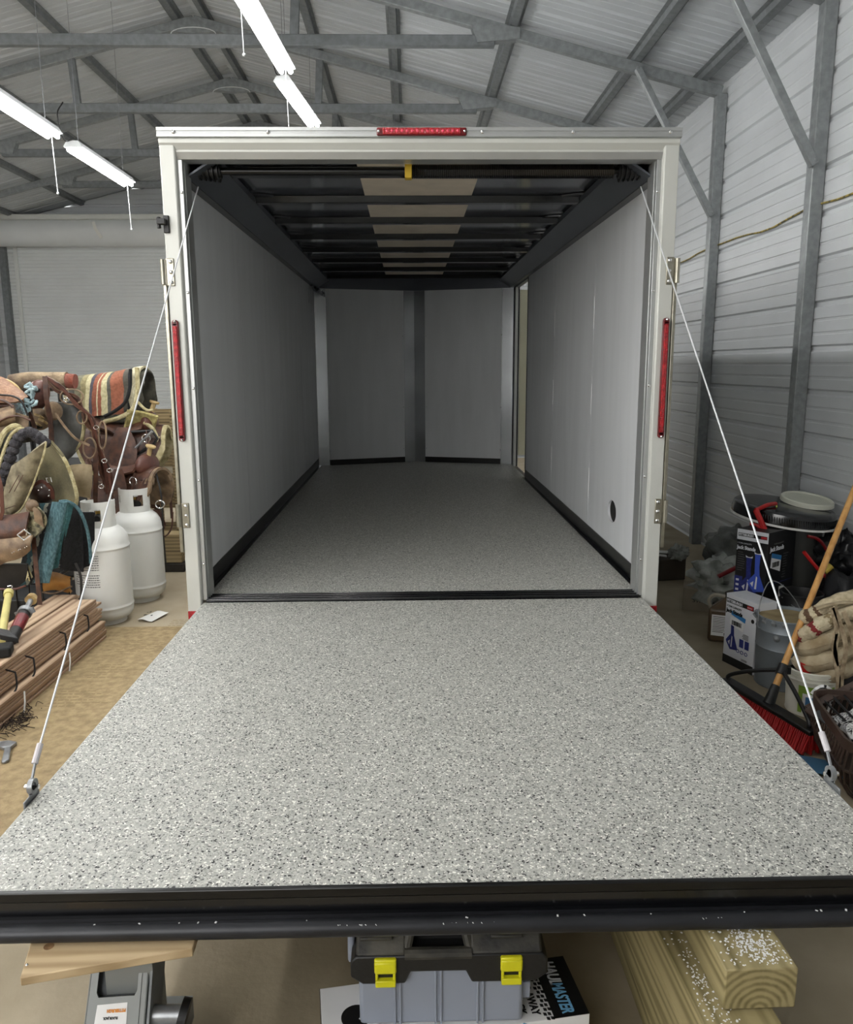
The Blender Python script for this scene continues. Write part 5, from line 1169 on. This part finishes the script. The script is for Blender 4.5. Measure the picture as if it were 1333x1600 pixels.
mb = MB(); mb.box((0, 0, .147), (.30, .26, .294)); o = OB('plain_carton', mb, mat('dark_card', '4a453c', .8, 0, var=.2), bevel=.004); o.location = (1.955, .89, 0); o.rotation_euler = (0, 0, rad(-53)); tag(o, 'dark plain carton under the black jack stand box', 'box')
# motor oil jug
c = T('oil_jug', 'brown plastic jug with white label standing left of the white jack stand carton', 'jug', (1.745, .93, 0), rad(-25))
jm = mat('jug_brown', '5a4a38', .35, 0, var=.2, scale=8)
mb = MB(); mb.box((0, 0, .10), (.13, .09, .20)); OB('body', mb, jm, c, local=True, bevel=.018, seg=4)
mb = MB(); mb.prism([(-.065, -.03, .19), (.02, -.03, .265), (.055, -.03, .265), (.065, -.03, .19)], (0, .06, 0)); OB('shoulder', mb, jm, c, local=True, bevel=.012)
mb = MB(); mb.tube(curve([(-.055, 0, .19), (-.068, 0, .235), (-.04, 0, .27), (.02, 0, .268)], 14), .011, 8); OB('handle', mb, mat('jug_grey', '8d8778', .4), c, local=True)
mb = MB(); mb.cyl((.038, 0, .26), (.038, 0, .29), .02); OB('cap', mb, blk, c, local=True)
mb = MB(); mb.b2((-.045, -.047, .04), (.055, -.0455, .165)); OB('label', mb, white, c, local=True, smooth=False)
for k in range(10): face_box(c, -.047, -.038, random.uniform(.02, .05), .152-k*.010, .155-k*.010, ink2 if k % 3 else ink, 'print')
face_box(c, -.047, .025, .045, .045, .062, ink, 'print')
# steel bucket
def pail(name, label, x, y_, r, h, m_, cat='bucket', z=0, taper=.93, n=40):
    c = T(name, label, cat, (x, y_, z)); mb = MB()
    mb.lathe([(0, .01), (r*taper-.004, .01), (r*taper, 0), (r*taper+.002, .004), (r*taper, .01), (r*.965, h*.55), (r*.968+.002, h*.56), (r*.97, h*.57), (r*.985, h*.80), (r*.985+.003, h*.81), (r*.988, h*.82), (r, h-.02), (r+.005, h-.018), (r+.006, h-.004), (r, h), (r-.006, h-.002), (r-.008, h-.02), (r*.93, .03), (0, .03)], n=n); OB('pail', mb, m_, c, local=True, ang=40); return c
gpail = mat('grey_steel_pail', '7e858b', .45, .35, var=.15, scale=8)
c = pail('steel_bucket', 'grey steel bucket with plywood disc lid and wire handle beside the white carton', 1.825, .30, .145, .36, gpail)
mb = MB(); mb.cyl((0, 0, .335), (0, 0, .345), .134, n=36); OB('plywood_lid', mb, mat('ply_lid', '9c8b66', .8, 0, scale=12, col2='7d6c4a'), c, local=True)
for i in range(18):
    a = i/18*2*math.pi; mb = MB(); mb.strap([(.149*math.cos(a), .149*math.sin(a), .33), (.153*math.cos(a), .153*math.sin(a), .345), (.149*math.cos(a), .149*math.sin(a), .360)], .022, .003, (0, 0, 1)) ; OB('rim_lug', mb, galvd, c, local=True)
mb = MB(); mb.tube(curve([(-.148, -.03, .30), (-.15, -.10, .33), (-.10, -.155, .30), (-.02, -.168, .28)][0:1]+[(-.165, -.035, .32), (-.155, -.02, .42), (-.10, .02, .52), (-.02, .05, .50), (.06, .07, .42), (.12, .10, .34)], 36), .0025, 6); OB('wire_handle', mb, steel, c, local=True)
mb = MB(); mb.lathe([(0, 0), (.018, 0), (.014, .006), (.006, .01), (0, .012)], (-.10, -.105, .27), 16, Matrix.Rotation(rad(90), 3, 'X') @ Matrix.Rotation(rad(-44), 3, 'Y')); OB('handle_ear', mb, galvd, c, local=True)
# black bucket behind
c = pail('black_bucket', 'small black bucket with wire handle in front of the black jack stand carton', 2.02, .56, .105, .40, blk)
mb = MB(); mb.tube(curve([(-.105, 0, .37), (-.06, -.10, .33), (.02, -.13, .30), (.105, -.02, .37)], 20), .0025, 6); OB('wire_handle', mb, steel, c, local=True)
# drum with big black lid
c = T('trash_drum', 'large drum with a black ribbed lid behind the jack stand cartons', 'drum', (2.22, 1.20, 0))
mb = MB(); mb.lathe([(0, 0), (.17, 0), (.18, .02), (.205, .67), (.205, .68), (0, .68)], n=44); OB('drum', mb, mat('drum_grey', '4e4f4c', .4, 0, var=.2, scale=5), c, local=True)
tm = Euler((rad(4), rad(6), 0)).to_matrix(); lo0 = V((-.07, -.10, .725))
mb = MB(); mb.lathe([(0, .052), (.22, .050), (.268, .046), (.284, .035), (.290, .0), (.290, -.024), (.276, -.024), (.274, .02), (0, .02)], lo0, 56, tm); ld = OB('lid', mb, blackg, c, local=True)
mb = MB(); mb.lathe([(.262, -.036), (.294, -.036), (.294, -.024), (.262, -.024), (.262, -.036)], lo0, 48, tm); OB('lid_band', mb, whited, ld, local=True)
mb = MB()
for i in range(44):
    a = rad(215+i*2.6); p = tm @ V((.2905*math.cos(a), .2905*math.sin(a), .004)); mb.box(lo0+p, (.004, .004, .034), (rad(4), rad(6), a))
OB('lid_ribs', mb, blackg, ld, local=True)
c = T('bucket_lid', 'round off-white plastic bucket lid lying on the black drum lid', 'lid', (2.31, 1.15, .775))
mb = MB(); mb.lathe([(0, .016), (.125, .016), (.130, .022), (.140, .024), (.148, .018), (.150, -.004), (.145, -.006), (.142, .008), (0, .008)], (0, 0, .005), 44, Euler((rad(8), rad(4), 0)).to_matrix()); OB('disc', mb, mat('lid_white', 'c9cabb', .5, 0, var=.1, scale=6), c, local=True)
# cloth scrap and cord
mb = MB(); mb.tube(curve([at(1213, 788, 1.0), at(1216, 800, .98), at(1230, 808, .96), at(1262, 812, .95), at(1290, 815, .95)], 24), .004, 6); tag(recenter(OB('lime_cord', mb, mat('lime', 'c5d65a', .5)), at(1216, 800, .98)), 'lime green cord curling on the black drum lid', 'cord')
# red clamp / hose
c = T('booster_clamp', 'red jumper cable clamp hanging over the edge of the black drum lid', 'clamp', at(1190, 800, .93))
mb = MB(); mb.tube(curve([at(1212, 787, 1.0), at(1200, 789, .95), at(1188, 794, .92), at(1181, 797, .90)], 16), .012, 9); OB('upper_handle', mb, redp, c)
mb = MB(); mb.tube(curve([at(1181, 797, .90), at(1188, 812, .87), at(1195, 828, .86), at(1201, 840, .86)], 16), .016, 9); OB('lower_handle', mb, redp, c)
mb = MB(); mb.tube(curve([at(1172, 818, .90), at(1185, 822, .88), at(1194, 832, .86)], 10), .009, 8); OB('second_handle', mb, redp, c)
mb = MB(); mb.tube([at(1195, 836, .86), at(1203, 846, .86)], .014, 8); OB('pivot', mb, redd, c)
mb = MB(); mb.tube([at(1202, 845, .85), at(1212, 858, .84)], .0075, 6); mb.tube([at(1206, 843, .85), at(1214, 856, .84)], .004, 6); OB('copper_jaw', mb, mat('copper', 'c0875a', .3, .9), c)
# bolt cutters with red handles poking out
c = T('bolt_cutter', 'red handled bolt cutter poking out left of the black carton', 'bolt cutter', at(1122, 900, 1.15))
mb = MB(); mb.tube([at(1122, 901, 1.12), at(1148, 888, 1.12), at(1180, 872, 1.14)], .014, 10); OB('handle', mb, redd, c)
c = T('lopper', 'red handles lying against the dark bag right of the black carton', 'lopper', at(1280, 890, .75))
mb = MB(); mb.tube([at(1256, 862, .74), at(1272, 882, .74), at(1293, 905, .72)], .010, 8); OB('handle', mb, redp, c)
mb = MB(); mb.tube(curve([at(1262, 838, .8), at(1278, 842, .8), at(1290, 856, .8), at(1296, 872, .8)], 14), .009, 8); OB('second_handle', mb, redd, c)
# dark bags
def lump(name, label, cat, ctr, sz, m_, amp=.25, fr=4., n=26, seed=0, flat=0):
    bm_ = MB(); bm_.sph((0, 0, 0), 1, n)
    for v in bm_.bm.verts:
        d = 1+amp*noise.noise(v.co*fr*.5+V((seed, 0, 0)))+amp*.5*noise.noise(v.co*fr+V((0, seed, 0)))
        v.co = V((v.co.x*sz[0]*d, v.co.y*sz[1]*d, max(v.co.z*d, -.9)*sz[2]))
    o = OB(name, bm_, m_, ang=70); o.location = ctr; tag(o, label, cat); return o
bagm = mat('black_bag', '17171a', .35, 0, var=.4, scale=18, bump=.5, bscale=14)
lump('garbage_bag', 'large dark bag slumped against the right wall behind the canvas roll', 'bag', (2.30, .62, .22), (.17, .20, .24), bagm, .35, 6, seed=3)
lump('garbage_bag', 'crumpled black bag with yellow cap beside the broom handle', 'bag', (2.40, .92, .50), (.11, .12, .13), bagm, .6, 9, seed=8)
mb = MB(); mb.cyl(at(1288, 893, .66), at(1299, 884, .66), .018); tag(recenter(OB('bottle_cap', mb, mat('cap_yellow', 'a89038', .5)), at(1294, 888, .66)), 'yellow cap on the dark bags beside the broom handle', 'cap')
clearbag = mat('clear_bag', 'b9bdb8', .25, 0, scale=8, col2='80857f', bump=.8, bscale=20, alpha=.85)
lump('plastic_bag', 'crumpled clear plastic bag behind the jug', 'bag', (1.96, 1.50, .20), (.19, .17, .15), clearbag, .5, 7, seed=5)
lump('plastic_bag', 'grey plastic bag slumped against the wall left of the black carton', 'bag', (2.22, 1.85, .24), (.22, .24, .22), mat('grey_bag', '5f625f', .35, 0, scale=9, col2='3c3e3c', bump=.7, bscale=18), .4, 6, seed=11)
c = T('cardboard_box', 'grey printed cardboard box on the floor behind the brown jug', 'box', (1.90, 1.55, 0), rad(-20))
cbm = mat('cardboard', '8a8070', .85, 0, var=.15, scale=8)
mb = MB(); mb.box((0, -.0, .075), (.30, .20, .15)); OB('carton', mb, cbm, c, local=True, bevel=.004)
text('lettering', 'STRONG', .04, (-.09, -.1005, .06), X1, Z1, ink, c, local=True)
c = T('cardboard_box', 'dark cardboard box near the wheel side with papers on top', 'box', (1.78, 2.35, 0), rad(10))
mb = MB(); mb.box((0, 0, .08), (.40, .28, .16)); OB('carton', mb, mat('cardboard_dark', '544c42', .85, 0, var=.2, scale=8), c, local=True, bevel=.006)
for i, (dx, dy, rz_, w_, l_) in enumerate(((-.10, -.05, .5, .22, .05), (.02, -.10, -.2, .10, .04), (.10, .02, .2, .16, .06))):
    mb = MB(); mb.box((0, 0, 0), (w_, l_, .006), (.3 if i == 0 else .05, .1, 0)); o = OB('paper_scrap', mb, whited, smooth=False); o.location = (1.78+dx, 2.35+dy, .195-.005*i); o.rotation_euler = (0, 0, rz_); tag(o, ('long white strip of card on the dark box between trailer and wall', 'short white scrap below the long strip on the dark box', 'pale scrap at the right end of the dark box top')[i], 'paper')
lump('plastic_wrap', 'balled-up clear plastic wrap on the dark box', 'wrap', (1.93, 2.22, .215), (.07, .06, .055), clearbag, .6, 9, seed=2)
lump('blue_bag', 'blue bag half hidden behind the trailer post', 'bag', (1.50, 2.55, .10), (.12, .12, .10), mat('bluebag', '27406b', .5, 0, var=.3, scale=8, bump=.4), .4, 7, seed=6)
mb = MB(); mb.tube([(1.55, 2.6, .02), (1.62, 2.9, .6), (1.66, 3.1, 1.15)], .012, 8); tag(recenter(OB('metal_rod', mb, blk), (1.55, 2.6, 0)), 'thin dark rod leaning in the gap beside the trailer', 'rod')
# white pail with label
c = pail('white_pail', 'small white plastic pail with a green and white label, red tool inside', 1.80, -.02, .112, .215, mat('pail_white', 'd6d5c8', .4, 0, var=.06, scale=8))
mb = MB()
for z in (.165, .185): mb.lathe([(.112, z), (.118, z+.002), (.118, z+.006), (.112, z+.008), (.112, z)], n=36)
OB('rim_band', mb, MC['pail_white'], c, local=True)
def arcp(a0, a1, z0, z1, r0, r1, m_, nm):
    mb = MB(); n = 14
    mb.sheet(lambda a, b: ((r0+(r1-r0)*b)*math.cos(rad(a0+(a1-a0)*a)), (r0+(r1-r0)*b)*math.sin(rad(a0+(a1-a0)*a)), z0+(z1-z0)*b), n, 3, 0); OB(nm, mb, m_, c, local=True)
arcp(215, 300, .02, .15, .107, .1115, white, 'label'); arcp(215, 225, .02, .15, .1075, .112, mat('label_green', '7f9e3c', .5), 'label_edge'); arcp(225, 300, .115, .15, .1115, .1125, mat('label_green', ''), 'label_top')
arcp(232, 250, .06, .10, .1095, .1110, mat('label_blue', '3d6d96', .5), 'label_picture'); arcp(255, 285, .045, .10, .109, .1108, ink, 'label_picture')
mb = MB(); mb.cyl((-.05, -.03, .10), (-.06, -.05, .255), .026, n=14); OB('red_grip', mb, redp, c, local=True)
# canvas roll: a stack of fat folds
canv = mat('canvas', 'b8ab90', .9, 0, scale=9, col2='867456', bump=.5, bscale=50, detail=8)
redst = stripe_mat('canvas_striped', [(0, 'bcae92'), (.18, '7d2c2c'), (.26, 'bcae92'), (.44, '6b5a44'), (.48, 'c4b89c'), (.62, '7d2c2c'), (.72, 'bcae92'), (.86, '55553f'), (.90, 'bcae92')], 0, 1.0001, wob=.2)
c = T('canvas_roll', 'bundled dirty beige canvas roll with red patches, tied with hanging straps', 'canvas roll', (2.02, .0, .16))
def fold(pts, r, m_, sy=1.0):
    mb = MB(); cp = curve(pts, 40); n = len(cp)-1
    def f(a, b):
        i = min(int(a*n), n-1); t = a*n-i; p = cp[i].lerp(cp[i+1], t); d = (cp[i+1]-cp[i]).normalized(); u = V((0, 0, 1)); sd = d.cross(u).normalized(); u = sd.cross(d)
        an = b*2*math.pi; rr_ = r*(1+.12*noise.noise(p*14+V((an, 0, 0)))+.05*math.sin(a*40+b*9))*(min(1, .35+math.sin(math.pi*min(1, max(0, a)))*3))
        return p+sd*(rr_*sy*math.cos(an))+u*(rr_*math.sin(an))
    mb.sheet(f, 40, 18, 0); return OB('fold', mb, m_, c, ang=80)
redst2 = stripe_mat('canvas_red_band', [(0, 'b8ab90'), (.14, '7a2626'), (.24, 'b8ab90'), (.40, '7a2626'), (.46, 'c4b89c'), (.58, '8a7a5c'), (.62, 'bcae92')], 0, 1.0001, wob=.12)
fold([at(1250, 968, .02), at(1272, 960, -.02), at(1300, 944, -.04), at(1340, 932, -.04), at(1390, 930, -.04)], .036, stripe_mat('canvas_brown_band', [(0, '5d4632'), (.06, 'bcae92'), (.20, '5d4632'), (.27, 'c4b89c'), (.34, '5d4632'), (.38, 'bcae92'), (.75, 'a6977a')], 0, 1.0001, wob=.1))
fold([at(1248, 995, .0), at(1262, 990, -.06), at(1290, 972, -.09), at(1330, 958, -.10), at(1390, 952, -.10)], .034, redst2)
fold([at(1248, 1012, .03), at(1262, 1012, -.06), at(1295, 1000, -.10), at(1335, 984, -.10), at(1390, 978, -.10)], .040, canv)
fold([at(1250, 1030, .05), at(1264, 1036, -.06), at(1298, 1028, -.10), at(1335, 1010, -.10), at(1390, 1002, -.10)], .046, canv)
fold([at(1256, 1052, .05), at(1274, 1058, -.06), at(1302, 1052, -.10), at(1335, 1040, -.10), at(1390, 1034, -.10)], .042, canv)
mb = MB(); mb.sheet(lambda a, b: at(1275+a*90, 950-10*math.sin(a*3)-b*6, -.10+.12*b), 12, 6, .01); OB('loose_flap', mb, canv, c, ang=70)
for k, (pp) in enumerate(([(1300, 950), (1308, 985), (1305, 1020), (1310, 1060), (1309, 1080)], [(1303, 948), (1316, 985), (1322, 1015), (1316, 1050), (1314, 1080)], [(1318, 955), (1330, 985), (1335, 1010)], [(1306, 990), (1303, 1010), (1311, 1040)])):
    mb = MB(); mb.strap(curve([at(u, v, -.185) for u, v in pp], 16), .020, .004, (0, 1, 0)); OB('tie_strap', mb, horn_m if 0 else mat('webbing', 'b5a386', .9, 0, scale=30, col2='7c6a52'), c)
mb = MB(); mb.b2((1.84, -.10, 0), (2.40, .38, .105)); tag(recenter(OB('flat_case', mb, blk, bevel=.01), (2.1, .15, 0)), 'flat black case on the floor under the canvas roll', 'case')
# push broom
c = T('push_broom', 'push broom with long wooden handle, black brace and red bristles beside the ramp', 'broom', (1.53, -.20, 0))
hb = V((1.545, -.165, .125)); hp = at(1333, 770, .28); hd = (hp-hb).normalized()
mb = MB(); mb.cyl(hb, hb+hd*1.50, .0145, n=16); OB('handle', mb, handlew, c)
mb = MB(); mb.cyl(hb-hd*.035, hb+hd*.06, .026, .019, n=16); OB('socket', mb, blk, c)
mb = MB(); mb.cyl(hb+hd*.115, hb+hd*.165, .023, n=16); mb.box(hb+hd*.14+V((.02, 0, 0)), (.03, .03, .035)); OB('brace_clamp', mb, blk, c, bevel=.002)
bl_, br_ = V((1.445, .10, .092)), V((1.600, -.455, .085))
hx = (br_-bl_).normalized(); hn = V((-hx.y, hx.x, 0)); 
mb = MB(); q = hn*.030
mb.prism([bl_-q, br_-q, br_+q, bl_+q], (0, 0, .022)); OB('head_block', mb, blk, c, bevel=.006)
kc = hb+hd*.14
for e, s_ in ((bl_+hx*.03, -1), (br_-hx*.04, 1)):
    mid = kc.lerp(e, .55)+V((0, 0, .035))
    mb = MB(); mb.tube(curve([kc, mid, e+V((0, 0, .045)), e+V((0, 0, .012))], 20), .0095, 9); OB('brace', mb, blk, c)
nb = 54
for i in range(nb):
    t = (i+.5)/nb; p = bl_.lerp(br_, t)
    mb = MB()
    for j, s_ in enumerate((-1.15, -.5, .3, 1.0)):
        p0 = p+hn*(s_*-.024); splay = hn*(s_*-.030)+hx*random.uniform(-.006, .006)
        if j == 0 or True: mb.cyl(p0+splay-V((0, 0, p0.z-.004)), p0, .0062, .0035, 6)
    OB('bristle_tuft', mb, redp if i % 2 else mat('red_bristle', 'a01414', .55), c)
mb = MB(); mb.prism([bl_-hn*.064-V((0, 0, .088)), br_-hn*.064-V((0, 0, .081)), br_-hn*.05-V((0, 0, .081)), bl_-hn*.05-V((0, 0, .088))], (0, 0, .004)); OB('dark_line', mb, blkr, c)  # thin black strip along the foot of the bristles
# brown slatted basket
brn = mat('basket_brown', '4a3a32', .4, 0, var=.25, scale=14)
c = T('slatted_basket', 'dark brown plastic basket with curved ribs at the right edge, clothes inside', 'basket', (1.86, -.66, 0))
bw, bl2, bh = .30, .26, .235
def rrect(t, w_, l_, r=.07):   # rounded rectangle outline
    per = [(w_-r, -l_), (w_, -l_+r), (w_, l_-r), (w_-r, l_), (-w_+r, l_), (-w_, l_-r), (-w_, -l_+r), (-w_+r, -l_)]
    pts = []
    for (cx_, cy_, a0) in ((w_-r, -l_+r, -90), (w_-r, l_-r, 0), (-w_+r, l_-r, 90), (-w_+r, -l_+r, 180)):
        for q in range(7): a = rad(a0+q*15); pts.append(V((cx_+r*math.cos(a), cy_+r*math.sin(a), 0)))
    pts.append(pts[0]); L_ = [0]
    for a, b in zip(pts, pts[1:]): L_.append(L_[-1]+(b-a).length)
    s_ = t*L_[-1]
    for i in range(len(pts)-1):
        if L_[i+1] >= s_: return pts[i].lerp(pts[i+1], (s_-L_[i])/(L_[i+1]-L_[i]))
    return pts[0]
rz_ = Matrix.Rotation(rad(-12), 3, 'Z')
for i in range(78):
    t = i/78; a = rrect(t, bw, bl2); b = rrect(t, bw*.86, bl2*.84)
    mb = MB(); mb.tube([rz_@(a*.985+V((0, 0, bh-.03))), rz_@(a*1.03+V((0, 0, bh*.6))), rz_@(a*.99+V((0, 0, bh*.3))), rz_@(b+V((0, 0, .008)))], .0048, 6); OB('rib', mb, brn, c, local=True)
for z, k, hh in ((bh-.03, 1.0, .04), (bh*.55, 1.03, .008), (.006, .86, .01)):
    mb = MB(); mb.sweep([rz_@(rrect(i/60, bw, bl2)*k+V((0, 0, z))) for i in range(60)], [(-.005, 0), (.005, 0), (.005, hh), (-.005, hh)], closed=True, upv=(0, 0, 1)); OB('rim' if z > .1 else 'base_ring', mb, brn, c, local=True)
mb = MB(); mb.box((0, 0, .008), (bw*1.6, bl2*1.6, .008), (0, 0, rad(-12))); OB('bottom', mb, brn, c, local=True)
# grid lid resting on the near corner
P0, P1, P2, P3 = at(1262, 1107, -.42), at(1350, 1062, -.30), at(1318, 1150, -.60), at(1370, 1105, -.45)
up_ = V((-.3, -.5, .8))
for nm_, A1, B1, wd_ in (('lid_frame', P0, P1, .030), ('lid_frame', P0, P2, .034), ('lid_frame', P2, P3, .036)):
    mb = MB(); mb.strap([A1, B1], wd_, .010, up_); OB(nm_, mb, brn, c, bevel=.002)
for k in range(6):
    t = (k+.8)/6.5; mb = MB(); mb.tube([P0.lerp(P1, t), P2.lerp(P3, t)], .005, 6); OB('lid_bar', mb, blk, c)
mb = MB(); mb.prism([P2+V((.0, 0, -.006)), P3+V((0, 0, -.006)), P3+V((.02, -.10, -.05)), P2+V((.05, -.10, -.04))], (0, 0, .01)); OB('lid_panel', mb, brn, c, bevel=.002)
mb = MB(); mb.strap([at(1276, 1112, -.50), at(1300, 1136, -.58)], .028, .012, up_); mb2 = MB(); mb2.strap([at(1296, 1130, -.58), at(1304, 1142, -.60)], .030, .022, up_); OB('lid_catch', mb, mat('catch_grey', '3f4142', .4), c, bevel=.003); OB('catch_button', mb2, steel, c, bevel=.004)
bwst = stripe_mat('patterned_cloth', [(0, 'dedede'), (.2, '1b1b1c'), (.28, 'c8c8ca'), (.42, '2a2a2c'), (.5, 'e4e4e4'), (.7, '161616'), (.8, 'd6d6d6'), (.92, '3a3438')], 1, .35, wob=.5)
mb = MB(); mb.sheet(lambda a, b: V((1.62+a*.46, -.86+b*.42, .185+.045*noise.noise(V((a*4, b*4, 1)))+.02*noise.noise(V((a*9, b*9, 4))))), 26, 24, .02)
tag(recenter(OB('patterned_cloth', mb, bwst, ang=70), (1.86, -.66, .15)), 'black and white patterned cloth stuffed in the brown basket', 'cloth')
mb = MB(); mb.sheet(lambda a, b: at(1278+a*30-8*b, 1096-b*22*math.sin(.5+a*2), -.35+.06*math.sin(b*3)), 10, 10, .012); tag(recenter(OB('striped_rag', mb, bwst, ang=70), at(1290, 1085, -.35)), 'white and black striped rag leaning between the pail and basket', 'rag')
# blue lid and rope on the floor
mb = MB(); mb.sheet(lambda a, b: V((1.40+a*.22, -.60+b*.14-.05*a, .006+.012*math.sin(a*3.1))), 10, 6, .004); tag(recenter(OB('blue_scraper', mb, mat('blue_plastic', '4f7fa3', .5, 0, var=.15, scale=10)), (1.5, -.54, 0)), 'flat blue plastic piece on the floor beside the ramp corner', 'plastic piece')
mb = MB(); mb.tube(curve([at(1270, 1182, -.44), at(1276, 1188, -.45), at(1273, 1194, -.47), at(1283, 1196, -.47), at(1280, 1204, -.50)], 20), .006, 6); tag(recenter(OB('rope_end', mb, horn_m), at(1276, 1190, -.46)), 'frayed tan rope end on the floor under the basket', 'rope')
